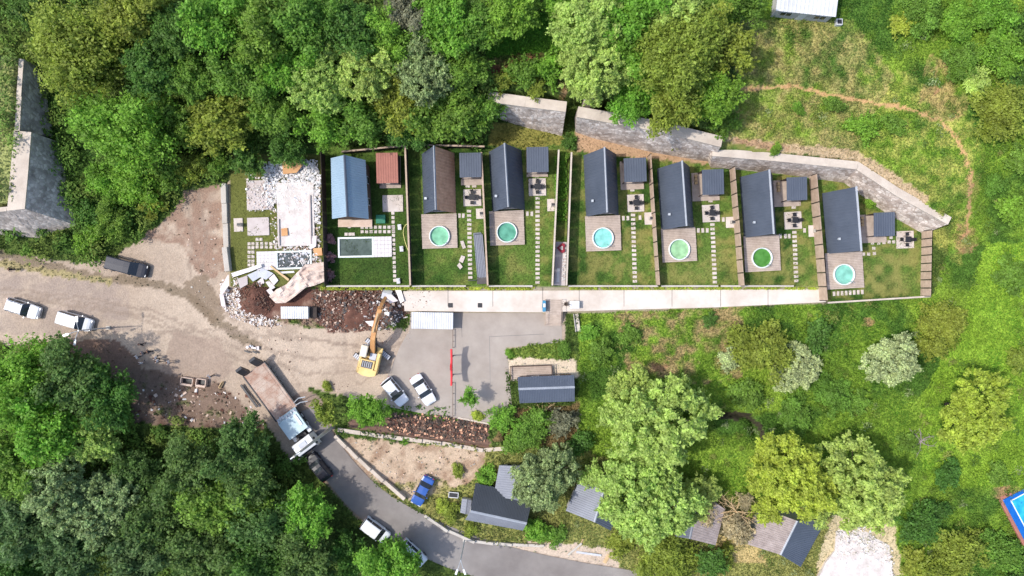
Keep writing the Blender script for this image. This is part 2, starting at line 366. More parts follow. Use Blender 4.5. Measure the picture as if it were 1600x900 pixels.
def low(U, V):
    U = np.clip(U, -150, 1750) / 100; V = np.clip(V, -60, 1000) / 100
    z = TW[-3] + TW[-2] * U + TW[-1] * V
    for (cx, cy, _), w in zip(CP, TW):
        d2 = (U - cx / 100) ** 2 + (V - cy / 100) ** 2
        z = z + w * 0.5 * d2 * np.log(d2 + 1e-12)
    return z
UB = np.array([(-900,20),(90,40),(150,90),(220,170),(290,225),(345,238),(758,226),(765,166),(878,172),(906,163),(1103,232),(1104,248),(1307,263),(1444,352),(1480,400),(1600,470),(2400,600)], float)
def plan(px, py, z): f = (H - z) / H; return (800 + (px - 800) * f, 450 + (py - 450) * f)
TERR = [plan(x, y, 1.3) for x, y in [(355,60),(1470,60),(1456,463),(1292,473),(1290,471),(905,484),(636,484),(636,450),(357,450)]]
YARD = [(540,497),(640,489),(880,489),(880,540),(800,548),(800,648),(600,640),(540,600)]
STRIP = [(545,640),(785,640),(785,698),(690,688),(600,676),(545,668)]
W0Z = [plan(-90, 78, 5.2), plan(26, 88, 5.2), plan(18, 204, 5.2), plan(30, 208, 5.2), plan(24, 318, 5.2), plan(-90, 326, 5.2)]
def hgt(X, Y):
    X = np.asarray(X, float); Y = np.asarray(Y, float)
    U = 800 + X / K; V = 450 - Y / K
    z = low(U, V)
    for poly, zz, bl in ((YARD, 0.0, 30), (STRIP, -0.12, 3)):
        ins = inpoly(U, V, poly); d = dpath(U, V, poly + poly[:1])
        t = np.where(ins, 1, np.clip(1 - d / bl, 0, 1)); z = z * (1 - t) + zz * t
    z = np.where(inpoly(U, V, TERR), 1.3, z)
    vb = np.interp(U, UB[:, 0], UB[:, 1])
    w = np.interp(U, [740, 766, 1438, 1500, 1700], [150, 3, 3, 200, 260])
    S = np.clip((vb - V) / w, 0, 1); S = S * S * (3 - 2 * S)
    zu = np.interp(U, [-200, 700, 1098, 1108, 1700], [7, 7, 7, 5, 5]) + np.clip(vb - V, 0, 400) * 0.008
    z = z + (zu - z) * S
    z = np.where(inpoly(U, V, W0Z), 5.1, z)
    z = z - 1.5 * np.exp(-(dpath(U, V, [(1075,655),(1120,648),(1160,650),(1182,660),(1190,685)]) / 6.5) ** 2)
    z = z + np.where(inpoly(U, V, TERR) & (S < .01) | inpoly(U, V, YARD), 0, (fbm(X * .25, Y * .25, 5) - .5) * 0.35)
    return z
def h1(x, y):
    if GRID: return gridh(x, y)
    return float(hgt(np.array([x]), np.array([y]))[0])
GRID = {}
def gridh(x, y):
    u = (x + 78) / .3; v = (y + 48) / .3; g = GRID['z']
    u = min(max(u, 0), g.shape[1] - 1.001); v = min(max(v, 0), g.shape[0] - 1.001); i = int(u); j = int(v); u -= i; v -= j
    return float((g[j, i] * (1 - u) + g[j, i + 1] * u) * (1 - v) + (g[j + 1, i] * (1 - u) + g[j + 1, i + 1] * u) * v)
def gridhv(x, y):
    g = GRID['z']; u = np.clip((x + 78) / .3, 0, g.shape[1] - 1.001); v = np.clip((y + 48) / .3, 0, g.shape[0] - 1.001)
    i = u.astype(int); j = v.astype(int); u = u - i; v = v - j
    return (g[j, i] * (1 - u) + g[j, i + 1] * u) * (1 - v) + (g[j + 1, i] * (1 - u) + g[j + 1, i + 1] * u) * v
def PT(px, py, up=0.0):
    z = 0.0
    for _ in range(6): p = P(px, py, z + up); z = 0.5 * z + 0.5 * h1(p[0], p[1])
    p = P(px, py, z + up); return (p[0], p[1], h1(p[0], p[1]))
ROADC = [(478,640,20),(500,690,24),(530,735,26),(575,785,28),(640,828,30),(720,863,31),(800,886,29),(900,906,28),(1040,928,28)]
C = lambda r, g, b: np.array(srgb(r, g, b)[:3])
def region(px, py):
    """own colour of the ground, how much grows on it and how tall, seen in plan"""
    n1 = fbm(px / 60, py / 60, 1); n2 = fbm(px / 14, py / 14, 2); n3 = fbm(px / 120, py / 120, 3, 3)
    wx = px + (fbm(px / 9, py / 9, 8) - .5) * 11; wy = py + (fbm(px / 9, py / 9, 9) - .5) * 11
    n = len(px); col = np.zeros((n, 3)); dens = np.zeros(n); tall = np.full(n, .35)
    def lay(msk, c, d=None, t=None, f=None):
        f = 1.0 if f is None else f
        m = (msk * f)[:, None] if not np.isscalar(f) else msk.astype(float)[:, None] * f
        col[:] = col * (1 - m) + np.asarray(c) * m
        if d is not None: dens[:] = dens * (1 - m[:, 0]) + d * m[:, 0]
        if t is not None: tall[:] = tall * (1 - m[:, 0]) + t * m[:, 0]
    one = np.ones(n)
    lay(one > 0, C(78, 96, 42), .8, .6)                                             # forest floor
    mead = [(1145,-80),(1800,-80),(1800,1000),(1300,1000),(1280,880),(1060,760),(905,700),(905,485),(1290,470),(1460,460),(1490,350),(1340,245),(1120,225),(1150,130)]
    lay(inpoly(wx, wy, mead), C(112, 140, 48), 1.1, .4)
    sm = lambda x: np.clip(x, 0, 1)
    M = inpoly(wx, wy, mead)
    lay(M, C(126, 152, 54), f=sm((n3 - .45) * 5))
    lay(M, C(76, 108, 40), f=sm((n1 - .52) * 7))
    lay(inpoly(wx, wy, [(1150,30),(1330,30),(1400,120),(1340,240),(1130,225),(1150,130)]), C(158, 148, 92), .8, .25, f=sm((n2 - .25) * 2.2))
    lay(inpoly(wx, wy, [(1400,110),(1500,140),(1540,240),(1500,420),(1380,300),(1340,240)]), C(160, 160, 82), .8, .3, f=sm((n2 - .35) * 2.5))
    lay(inpoly(wx, wy, [(1540,380),(1800,380),(1800,760),(1440,760),(1440,620),(1500,500)]), C(124, 154, 50), 1.2, .3)
    lay(inpoly(wx, wy, [(960,490),(1160,480),(1160,590),(1090,600),(980,580)]), C(150, 132, 90), .7, .3, f=sm((n2 - .38) * 4))
    lay(inpoly(wx, wy, [(640,690),(905,700),(1060,760),(1300,800),(1300,920),(840,900),(690,830),(640,770)]), C(138, 138, 78), .9, .35)
    lay(inpoly(wx, wy, [(1160,800),(1100,780),(1110,880),(1200,880)]), C(178, 158, 108), .6, .3)
    lay(dpath(wx, wy, [(1085,652),(1120,648),(1165,650),(1185,662),(1192,680)]) < 6, C(58, 54, 42), .1, .2)  # ditch bed: its shadow is put into the dark brown soil colour
    # bare strips above the stone walls and red soil
    lay(dpath(wx, wy, [(1130,222),(1340,243),(1440,310)]) < 8, C(176, 154, 122), .4, .2)
    lay(dpath(wx, wy, [(1150,220),(1230,232)]) < 5, C(166, 136, 106), .3)
    path = dpath(wx, wy, [(1150,140),(1190,136),(1240,134),(1300,148),(1350,158),(1420,170),(1470,190),(1500,222),(1515,270),(1514,330),(1508,372)])
    lay(path < 3.0, C(184, 148, 104), .12, .12)
    lay(inpoly(wx, wy, [(1450,85),(1480,95),(1490,130),(1515,150),(1510,185),(1450,190),(1435,160)]), C(160, 138, 92), .5, .2, f=sm((n2 - .3) * 3) * .8)
    for x, y, a, b in [(1466,112,7,12),(1458,140,10,6),(1508,372,18,26),(1352,503,13,7),(1102,255,1,1),(1030,570,14,10),(770,100,24,8),(872,75,10,14),(880,130,5,30),(1575,770,30,12)]:
        lay(((wx - x) / a) ** 2 + ((wy - y) / b) ** 2 < 1, C(164, 124, 96), .4, .2, f=sm((n2 - .3) * 3) * .75)
    lay(inpoly(wx, wy, [(755,105),(830,80),(870,70),(880,95),(800,105),(765,125)]), C(120, 78, 60), .2, .3, f=sm((n2 - .3) * 4))
    lay(inpoly(wx, wy, [(760,20),(890,20),(890,80),(760,90)]), C(86, 130, 40), 1.0, .35)
    lay(inpoly(wx, wy, [(-20,60),(30,90),(20,210),(48,207),(36,330),(-20,330)]), C(140, 146, 90), .8, .3)
    lay(inpoly(wx, wy, [(40,205),(70,100),(60,60),(90,60),(230,250),(300,300),(215,375),(130,400),(80,390),(118,350)]), C(66, 92, 36), 1.0, .5)
    # packed earth of the road and yard
    beige = [(-60,398),(60,402),(120,412),(175,405),(215,378),(262,340),(290,298),(360,283),(362,440),(420,500),(480,512),(640,514),(640,486),(882,486),(882,537),(790,545),(795,655),(765,665),(600,645),(545,622),(482,602),(470,640),(512,690),(455,722),(415,660),(330,605),(225,585),(170,550),(60,548),(-60,520)]
    B = inpoly(wx, wy, beige)
    lay(B, C(166, 149, 132), 0, .1)
    lay(B, C(181, 164, 146), f=sm((n1 - .4) * 3)); lay(B, C(147, 131, 116), f=sm((n2 - .55) * 3) * .7)
    lay(inpoly(wx, wy, [(-60,425),(80,432),(200,445),(205,515),(120,530),(0,520),(-60,500)]) & B, C(150, 135, 124), f=sm((n2 - .2) * 3) * .8)
    lay(inpoly(wx, wy, [(215,378),(262,340),(290,298),(345,285),(355,420),(320,440),(280,380)]), C(142, 118, 102), .02, f=sm((n2 - .2) * 3))
    lay(inpoly(wx, wy, [(40,535),(180,530),(215,560),(225,600),(100,600),(0,560)]), C(128, 104, 90), .05)
    # wet gully and tyre ruts
    lay(dpath(wx, wy, [(0,398),(60,412),(100,422),(160,435),(215,440),(260,448),(300,465),(340,505),(400,540)]) < 7, C(118, 104, 86), .08, f=.85)
    lay(inpoly(wx, wy, [(285,440),(320,430),(345,470),(350,500),(330,505),(300,470)]), C(122, 106, 88), f=.8)
    lay(dpath(wx, wy, [(0,412),(80,425),(170,440)]) < 5, C(150, 138, 100), .3, .15)
    for pts in ([(240,520),(330,515),(420,525),(560,540)], [(410,560),(480,585),(560,580),(640,560)], [(400,540),(470,560),(560,560)], [(60,470),(200,490),(320,540)], [(0,452),(120,462),(240,486),(340,530),(430,575)], [(0,460),(120,470),(235,495),(330,540),(420,585)], [(290,300),(300,370),(296,430)], [(310,300),(322,370),(316,430)], [(420,520),(520,535),(600,545),(640,535)], [(340,480),(420,545),(470,600)], [(560,600),(600,575),(650,545)]):
        lay((dpath(wx, wy, pts) < 2.2) & B, C(140, 124, 110), f=.6)
    # dark spoil
    for poly in ([(195,580),(225,575),(300,590),(345,600),(400,650),(420,670),(330,670),(210,660)],):
        lay(inpoly(wx, wy, poly), C(122, 103, 90), .05, .2, f=sm((n2 - .1) * 4)); lay(inpoly(wx, wy, poly), C(92, 72, 62), f=sm((n2 - .42) * 4)); lay(inpoly(wx + (n2 - .5) * 40, wy + (n1 - .5) * 40, [(x_, y_ - 14) for x_, y_ in poly]), C(128, 110, 96), f=sm((n2 - .3) * 3) * .5)
    lay(inpoly(wx, wy, [(270,520),(340,530),(370,580),(330,600),(250,580)]), C(148, 130, 116), f=.7)
    lay(inpoly(wx, wy, [(366,446),(420,450),(492,452),(632,449),(634,490),(600,512),(520,520),(490,500),(420,500),(380,490)]), C(106, 76, 66), 0)
    lay(inpoly(wx, wy, [(366,446),(632,449),(634,490),(600,512),(520,520),(420,500),(380,490)]), C(142, 118, 104), f=sm((n2 - .5) * 5))
    # lower lot, planting strip
    lay(inpoly(wx, wy, [(520,682),(620,690),(760,705),(755,740),(700,770),(640,780),(560,735)]), C(186, 164, 140), .06, .2)
    lay(inpoly(wx, wy, [(520,682),(620,690),(760,705),(755,740),(700,770),(640,780),(560,735)]), C(150, 124, 102), f=sm((n2 - .45) * 4))
    lay(inpoly(wx, wy, [(540,735),(640,780),(600,760),(690,745),(720,780),(700,820),(640,790)]), C(142, 138, 80), .7, .3, f=sm((n2 - .3) * 3))
    lay(inpoly(wx, wy, [(545,645),(765,660),(765,700),(690,690),(545,668)]), C(112, 88, 76), .05)
    lay(inpoly(wx, wy, [(600,632),(770,640),(765,662),(605,648)]), C(92, 128, 44), .9, .25)
    lay(inpoly(wx, wy, [(790,545),(880,530),(905,560),(800,562)]), C(122, 138, 60), .9, .3)
    lay(inpoly(wx, wy, [(785,560),(900,562),(905,590),(800,592)]), C(205, 188, 165), .05)
    lay(inpoly(wx, wy, [(800,640),(905,630),(900,700),(770,690)]), C(118, 100, 66), .6, .35)
    lay(inpoly(wx, wy, [(780,848),(860,846),(960,858),(975,905),(840,890)]), C(190, 172, 154), .04)
    lay(inpoly(wx, wy, [(1300,805),(1395,805),(1410,900),(1270,910)]), C(190, 174, 140), .3, .2)
    # garden lawns on the terrace
    T = inpoly(px, py, [(358,240),(640,226),(757,226),(765,200),(1110,215),(1330,262),(1452,345),(1454,462),(1292,471),(1285,449),(358,449)])
    lay(T, C(84, 108, 44), 0); lay(T, C(54, 82, 30), f=sm((n1 - .48) * 6)); lay(T, C(126, 124, 68), f=sm((n2 - .45) * 4) * np.clip((px - 500) / 500, .15, 1))
    lay(inpoly(px, py, [(510,240),(636,240),(641,446),(508,446)]), C(44, 68, 24), f=.6)
    lay(inpoly(px, py, [(1030,395),(1452,380),(1452,465),(1030,446)]), C(128, 128, 70), f=sm((n2 - .28) * 3) * .7)
    lay(inpoly(px, py, [(358,240),(505,240),(505,449),(358,449)]), C(104, 104, 54), f=.8)
    lay(inpoly(wx, wy, [(765,190),(885,205),(885,225),(830,232),(765,225)]), C(128, 124, 62), .3, .15)
    lay(inpoly(wx, wy, [(900,205),(1110,240),(1140,262),(900,236)]), C(172, 142, 112), .1, .15)
    lay(inpoly(px, py, [(626,447),(1283,447),(1293,474),(905,490),(850,492),(626,490)]), C(150, 140, 120), 0)
    lay(dpath(px, py, [(a, b_) for a, b_, _ in ROADC]) < 29, C(140, 122, 108), 0)
    return col, np.clip(dens, 0, 1.2), tall

def axis(lo, hi, st, far):
    a = list(np.arange(lo, hi + 1e-6, st)); g = st; x = hi
    while x < far: g *= 1.35; x += g; a.append(x)
    g = st; x = lo
    while x > -far: g *= 1.35; x -= g; a.insert(0, x)
    return np.array(a)
ax = axis(-78, 78, 0.3, 1500); ay = axis(-48, 48, 0.3, 1500)
gx, gy = np.meshgrid(ax, ay); nx_, ny_ = len(ax), len(ay)
gz = hgt(gx.ravel(), gy.ravel())
ix0 = int(np.argmin(abs(ax + 78))); iy0 = int(np.argmin(abs(ay + 48)))
GRID['z'] = gz.reshape(ny_, nx_)[iy0:iy0 + 321, ix0:ix0 + 521]
tpx = 800 + gx.ravel() / K * H / (H - gz); tpy = 450 - gy.ravel() / K * H / (H - gz)
tc, td, tt = region(tpx, tpy)
i = np.arange(nx_ * ny_).reshape(ny_, nx_)
F = np.stack([i[:-1, :-1].ravel(), i[:-1, 1:].ravel(), i[1:, 1:].ravel(), i[1:, :-1].ravel()], 1)
vamt = np.clip(.28 + td * .9 + (np.abs(tc[:, 1] / (tc[:, 0] + 1e-4)) > 1.15) * .6, .28, 1.0)
gm = colmat('ground_soil', var=0.38, scale=1.6, bump=0.6, bscale=5)
me = npmesh('ground', np.stack([gx.ravel(), gy.ravel(), gz], 1), F, [gm], np.concatenate([tc, vamt[:, None]], 1), True)
ground = bpy.data.objects.new('ground', me); COL.objects.link(ground); ground['kind'] = 'structure'; ground['label'] = 'earth, lawns and meadow of the terraced hillside'

# ------------------------------------------------------------------ growing stuff: leaf cards
def cards(Pn, Nrm, size, asp=1.0):
    """folded rhombic leaves at points Pn facing Nrm"""
    n = len(Pn); Nrm = Nrm / (np.linalg.norm(Nrm, axis=1, keepdims=True) + 1e-9)
    r = rng.normal(size=(n, 3)); u = np.cross(Nrm, r); u /= (np.linalg.norm(u, axis=1, keepdims=True) + 1e-9); w = np.cross(Nrm, u)
    s = np.asarray(size).reshape(-1, 1) * np.ones((n, 1)); up = Nrm * s * .18
    V = np.stack([Pn - u * s * asp, Pn - w * s * .55 + up, Pn + u * s * asp, Pn + w * s * .55 + up], 1).reshape(-1, 3)
    return V, np.arange(n * 4).reshape(n, 4)
def grow(name, label, cat, N, box, keep, size, colf, seed, leaf='meadow'):
    x = rng.uniform(box[0], box[1], N); y = rng.uniform(box[2], box[3], N)
    z = gridhv(x, y); px = 800 + x / K * H / (H - z); py = 450 - y / K * H / (H - z)
    c, d, t = region(px, py); k = keep(px, py, d) > rng.random(N)
    x, y, z, px, py, c, t = x[k], y[k], z[k], px[k], py[k], c[k], t[k]; n = len(x)
    clump = np.clip((fbm(x * .55, y * .55, 31, 3) - .32) * 3.2, 0.05, 1.5)
    zz = z + rng.random(n) ** .7 * t * clump * 1.6
    nr = np.stack([rng.normal(0, .55, n), rng.normal(0, .55, n), np.full(n, .8)], 1)
    sz = size * rng.uniform(.6, 1.4, n)
    V, F = cards(np.stack([x, y, zz], 1), nr, sz, .95)
    cc = colf(c, px, py, n)
    o = bpy.data.objects.new(name, npmesh(name, V, F, [MATS[leaf]], np.repeat(cc, 4, 0))); COL.objects.link(o)
    o['kind'] = 'stuff'; o['label'] = label; o['category'] = cat
    return o
colmat('meadow', var=0.2, scale=1.2, bump=0, rough=0.7, island=0.2, trans=0.35)
def gcol(c, px, py, n):
    c = c.copy(); j = rng.uniform(.74, 1.02, n)[:, None]; c = c * j
    hue = fbm(px / 40, py / 40, 77)[:, None]
    lush = fbm(px / 26, py / 26, 55)[:, None]
    c[:, 0:1] *= .74 + .42 * hue; c[:, 1:2] *= 1.0 + .15 * lush; c[:, 2:3] *= 1.0
    return c
far = lambda px, py: (px > 895) | (py > 500)
grow('meadow_grass', 'rough green meadow grass and weeds over the open slopes', 'grass', 420000, (-2, 77, -45, 45), lambda px, py, d: np.where(px > 760, d * .85, 0), .115, gcol, 1)
grow('undergrowth', 'low leafy undergrowth under the trees on the left side', 'undergrowth', 150000, (-77, 12, -45, 45), lambda px, py, d: np.where(px <= 890, d * .85, 0), .2, gcol, 2)

def clumps(name, label, cat, N, box, keep, rr, per, size, seed, pal, zoff=0.0):
    g = np.random.default_rng(seed); x = g.uniform(box[0], box[1], N); y = g.uniform(box[2], box[3], N); z = gridhv(x, y)
    px = 800 + x / K * H / (H - z); py = 450 - y / K * H / (H - z); c, d, t = region(px, py); k = keep(px, py, d, g.random(N)); x, y, z, c, px, py = x[k], y[k], z[k], c[k], px[k], py[k]
    n = len(x); r = g.uniform(*rr, n); idx = np.repeat(np.arange(n), per); m = len(idx)
    dr = g.normal(size=(m, 3)); dr /= np.linalg.norm(dr, axis=1, keepdims=True); dr[:, 2] = np.abs(dr[:, 2])
    lob = 1 + .35 * np.sin(np.arctan2(dr[:, 1], dr[:, 0]) * 3 + idx * 1.7)
    p = np.stack([x[idx], y[idx], z[idx] + zoff], 1) + dr * (r[idx] * lob * g.random(m) ** .4)[:, None] * np.array([1, 1, .6])
    V, F = cards(p, dr * .6 + np.array([0, 0, .5]) + g.normal(0, .5, (m, 3)), size * g.uniform(.6, 1.4, m))
    cc = np.array(pal)[g.integers(0, len(pal), n)] * g.uniform(.8, 1.2, (n, 1)); cc = .72 * cc + .28 * c
    o = bpy.data.objects.new(name, npmesh(name, V, F, [MATS['meadow']], np.repeat(cc[idx], 4, 0))); COL.objects.link(o); o['kind'] = 'stuff'; o['label'] = label; o['category'] = cat
clumps('weed_clumps', 'scattered leafy weed clumps on the open meadow slopes', 'weeds', 1500, (-2, 77, -45, 45), lambda px, py, d, u: (px > 880) & (d > .5) & (fbm(px / 50, py / 50, 91) > .46), (.3, 1.0), 70, .13, 5, [(.13, .24, .04), (.2, .3, .06), (.26, .34, .07), (.1, .19, .04), (.28, .3, .09), (.35, .42, .2)])
clumps('understory', 'leafy understory filling the gaps between the trees of both woods', 'undergrowth', 1500, (-77, 3, -45, 45), lambda px, py, d, u: (px < 770) & (d > .45) & ((py < 235) | (px < 480)), (.8, 2.0), 130, .19, 6, [(.16, .30, .05), (.13, .26, .045), (.2, .34, .06), (.22, .3, .06)], .9)

LAWN = [(360,262),(505,240),(640,230),(757,230),(765,205),(1110,240),(1320,288),(1440,366),(1452,460),(1294,470),(1285,446),(360,446)]
grow('lawn_grass', 'short mown grass blades of the garden lawns', 'grass', 170000, (-40, 58, -3, 23), lambda px, py, d: np.where(inpoly(px, py, LAWN), .55, 0), .065, lambda c, px, py, n: c * rng.uniform(.75, 1.25, (n, 1)), 3)
for o_ in (bpy.data.objects['lawn_grass'],):
    co = np.empty(len(o_.data.vertices) * 3, np.float32); o_.data.vertices.foreach_get('co', co); co = co.reshape(-1, 3); co[:, 2] = TZ_ + (co[:, 2] - TZ_) * .25; o_.data.vertices.foreach_set('co', co.ravel())
# ------------------------------------------------------------------ setting: paths, road, walls
def sheet(name, poly, z, m, th=0.3, label=None, kind='structure'):
    o = MB().prism([P(x, y, z)[:2] for x, y in poly], z - th, z).obj(name, m)
    o['kind'] = kind
    if label: o['label'] = label
    return o
TZ = 1.3
sheet('parking_lot', [(641,489),(846,489),(878,505),(878,535),(792,543),(797,600),(800,640),(765,660),(690,652),(610,636),(600,600),(626,540),(640,515)], 0.03, 'parking')
prom = sheet('promenade', [(630,455),(862,454),(1281,452),(1291,472),(1120,480),(905,486),(850,488),(632,486)], TZ + .05, 'path_concrete', 1.7)
prom['label'] = 'pale concrete walkway along the front of the gardens'
for x in (700, 770, 848, 905, 975, 1050, 1126, 1200):
    MB().box(P(x, 464, TZ + .053), (.05, 2.6, .012)).obj('joint', 'dark_wood', prom)
pk = bpy.data.objects['parking_lot']
for x0, y0, x1, y1 in ((765, 525, 766, 602), (766, 526, 850, 522), (720, 489, 722, 527)):
    a_ = Vector(P(x0, y0, .034)); b_ = Vector(P(x1, y1, .034)); d_ = b_ - a_
    MB().box((0, 0, 0), (d_.length, .09, .01)).obj('joint', 'asphalt', pk, (a_ + b_) / 2, math.atan2(d_.y, d_.x))
# asphalt road going downhill, draped on the ground
vs = []; L = []
cpts = np.array(ROADC, float); tt_ = np.linspace(0, len(cpts) - 1, 120)
cx = np.interp(tt_, range(len(cpts)), cpts[:, 0]); cy = np.interp(tt_, range(len(cpts)), cpts[:, 1]); cw = np.interp(tt_, range(len(cpts)), cpts[:, 2])
ker = np.ones(13) / 13
pad = lambda a: np.convolve(np.pad(a, 6, mode='reflect', reflect_type='odd'), ker, 'valid')
cx, cy = pad(cx), pad(cy); tx, ty = np.gradient(cx), np.gradient(cy); ln = np.hypot(tx, ty); nx, ny = -ty / ln, tx / ln
V = []
for j, s in enumerate(np.linspace(-1, 1, 9)):
    for i in range(120):
        p = PT(cx[i] + nx[i] * cw[i] * s, cy[i] + ny[i] * cw[i] * s) if j in (0, 4, 8) else None
        V.append(p)
for i in range(120):
    for a, b in ((0, 4), (4, 8)):
        for j in range(a + 1, b):
            t = (j - a) / (b - a); A = V[a * 120 + i]; Bq = V[b * 120 + i]; V[j * 120 + i] = tuple(A[q] * (1 - t) + Bq[q] * t for q in range(3))
V = [(p[0], p[1], max(p[2], h1(p[0], p[1])) + .07) for p in V]
mb = MB(); mb.add(V, [(j * 120 + i, (j + 1) * 120 + i, (j + 1) * 120 + i + 1, j * 120 + i + 1) for j in range(8) for i in range(119)])
road = mb.obj('road', 'asphalt', smooth=True); road['kind'] = 'structure'; road['label'] = 'grey asphalt road curving downhill'

def wallrun(name, label, pts, w, h, m, cat='wall', capm=None, drop=1.8, group=None):
    """low masonry wall following pixel points (px,py) on the ground; top h above the ground"""
    o = thing(name, label, cat, PT(*pts[0]), 0, group); base = Vector(o.location); q = []
    for (a, b), (c, d) in zip(pts[:-1], pts[1:]):
        n = max(1, int(math.hypot(c - a, d - b) / 25))
        q += [(a + (c - a) * i / n, b + (d - b) * i / n) for i in range(n)]
    q.append(pts[-1]); W = [Vector(PT(*p)) for p in q]
    for i, (a, b) in enumerate(zip(W[:-1], W[1:])):
        d = (b - a); d.z = 0; L_ = d.length; ang = math.atan2(d.y, d.x); z = max(a.z, b.z) + h
        c = (a + b) / 2 - base; c.z = z - (h + drop) / 2 - base.z
        MB().box((0, 0, 0), (L_ - .02, w, h + drop), bev=.03).obj('wall_section', m, o, c, ang)
        if capm: MB().box((0, 0, 0), (L_ - .01, w + .12, .1), bev=.02).obj('coping', capm, o, (c.x, c.y, z - base.z + .05), ang)
    return o
def batter(name, label, tops, foots, zt, m, capw=1.0, zf=None, ends=True):
    """battered stone retaining wall: top front edge and foot given in pixels at their heights"""
    T = [Vector(P(x, y, zt)) for x, y in tops]; n = len(T)
    Fq = []
    for i, (x, y) in enumerate(foots):
        z = TZ - .1 if zf is None else zf[i]; Fq.append(Vector(P(x, y, z)))
    o = thing(name, label, 'retaining wall', (T[0].x, T[0].y, 0)); b = Vector((T[0].x, T[0].y, 0))
    back = []
    for i in range(n):
        d = (T[min(i + 1, n - 1)] - T[max(i - 1, 0)]); nrm = Vector((-d.y, d.x, 0)).normalized()
        if nrm.dot(Fq[i] - T[i]) > 0: nrm = -nrm
        back.append(T[i] + nrm * capw)
    mb = MB(); R_ = 9
    grid = [[T[i].lerp(Fq[i], j / R_) for j in range(R_ + 1)] for i in range(n)]
    # refine along length
    rows = []
    for i in range(n - 1):
        for s in range(16 if i < n - 2 else 17):
            t = s / 16; row = []
            for j in range(R_ + 1):
                p = grid[i][j].lerp(grid[i + 1][j], t)
                if 0 < j: p = p + Vector((0, 0, 1)) * random.uniform(-.03, .03) + (Fq[i] - T[i]).cross(T[i + 1] - T[i]).normalized() * random.uniform(-.025, .025)
                row.append(p - b)
            rows.append(row)
    base = len(mb.v); vs = [p for r in rows for p in r]
    mb.add(vs, [(a * (R_ + 1) + j, a * (R_ + 1) + j + 1, (a + 1) * (R_ + 1) + j + 1, (a + 1) * (R_ + 1) + j) for a in range(len(rows) - 1) for j in range(R_)])
    if ends:
        for i in (0, n - 1):
            dn = Vector((back[i].x, back[i].y, Fq[i].z)); mb.quad(T[i] - b, Fq[i] - b, dn - b, back[i] - b)
    mb.obj('stone_face', m, o)
    for i in range(n - 1):
        m2 = MB(); ov = (Fq[i] - T[i]); ov.z = 0; ov = ov.normalized() * .08; up = Vector((0, 0, .02)); dn = Vector((0, 0, -.35))
        q = [T[i] + ov, T[i + 1] + ov, back[i + 1], back[i]]
        m2.add([p - b + up for p in q] + [p - b + dn for p in q], [(0, 1, 2, 3), (7, 6, 5, 4)] + [(k, (k + 1) % 4, 4 + (k + 1) % 4, 4 + k) for k in range(4)])
        m2.obj('coping', 'cap_concrete', o)
    return o
batter('stone_retaining_wall', 'short battered stone retaining wall above the teal pool garden, left of the gap', [(762,158),(820,166),(884,174)], [(762,181),(818,199),(878,213)], 7.05, 'stone_wall', 1.25)
batter('stone_retaining_wall', 'long battered stone retaining wall with pale coping behind the cyan pool garden', [(901,182),(935,188),(1030,205),(1126,229)], [(899,207),(932,218),(1025,240),(1112,254)], 7.05, 'stone_wall', 1.3)
batter('stone_retaining_wall', 'bent lower stone retaining wall behind the two gardens at the right end', [(1112,243),(1220,252),(1338,264),(1400,305),(1481,350)], [(1110,262),(1216,272),(1318,286),(1378,330),(1442,366)], 5.0, 'stone_wall', 1.0)
wing = thing('wing_wall', 'pale concrete return wall running uphill beside the gap in the stone walls', 'wall', P(914, 165, 0))
MB().box((0, 0, 0), (1.0, 3.0, 7.3), bev=.05).obj('wall_section', 'cap_concrete', wing, (0, 0, 3.55), R(-12))
batter('stone_retaining_wall', 'tall grey stone retaining wall with narrow coping at the upper left edge', [(37,92),(33,150),(30,206)], [(70,130),(76,170),(84,214)], 5.3, 'stone_shaded', 0.6, zf=[1.5, 1.2, .9])
batter('stone_retaining_wall', 'tall grey stone wall corner with broad coping beside the road at the left', [(48,206),(43,270),(38,326)], [(92,222),(106,290),(119,352)], 5.3, 'stone_shaded', 2.2, zf=[.8, .5, .2], ends=False)
batter('stone_retaining_wall', 'south face of the tall stone wall overlooking the road at the left edge', [(38,326),(10,329),(-40,334)], [(119,352),(60,372),(-30,366)], 5.28, 'stone_shaded', 0.5, zf=[.2, .15, .1], ends=False)
# concrete kerb walls in the lower part
wallrun('retaining_wall', 'long pale concrete wall below the brown planting strip', [(528,671),(600,681),(690,692),(755,703),(790,700),(826,690)], .55, .25, 'cap_concrete', drop=2.2)
wallrun('kerb_wall', 'low concrete kerb wall between the asphalt road and the bare lot', [(524,680),(560,715),(600,750),(634,777)], .5, .5, 'cap_concrete', drop=1)
wallrun('kerb_wall', 'low stone kerb wall along the road below the dark roofed cottage', [(664,805),(700,828),(742,845),(800,850),(850,852)], .4, .35, 'concrete', drop=1)
wallrun('planter_edge', 'short concrete edging with rail posts at the top of the planting strip', [(715,652),(740,657),(765,662)], .25, .25, 'cap_concrete', drop=.6)
wallrun('boundary_wall', 'pale concrete boundary wall on the west side of the demolished plot', [(353,288),(356,350),(360,424)], .7, .9, 'concrete', drop=1.6)
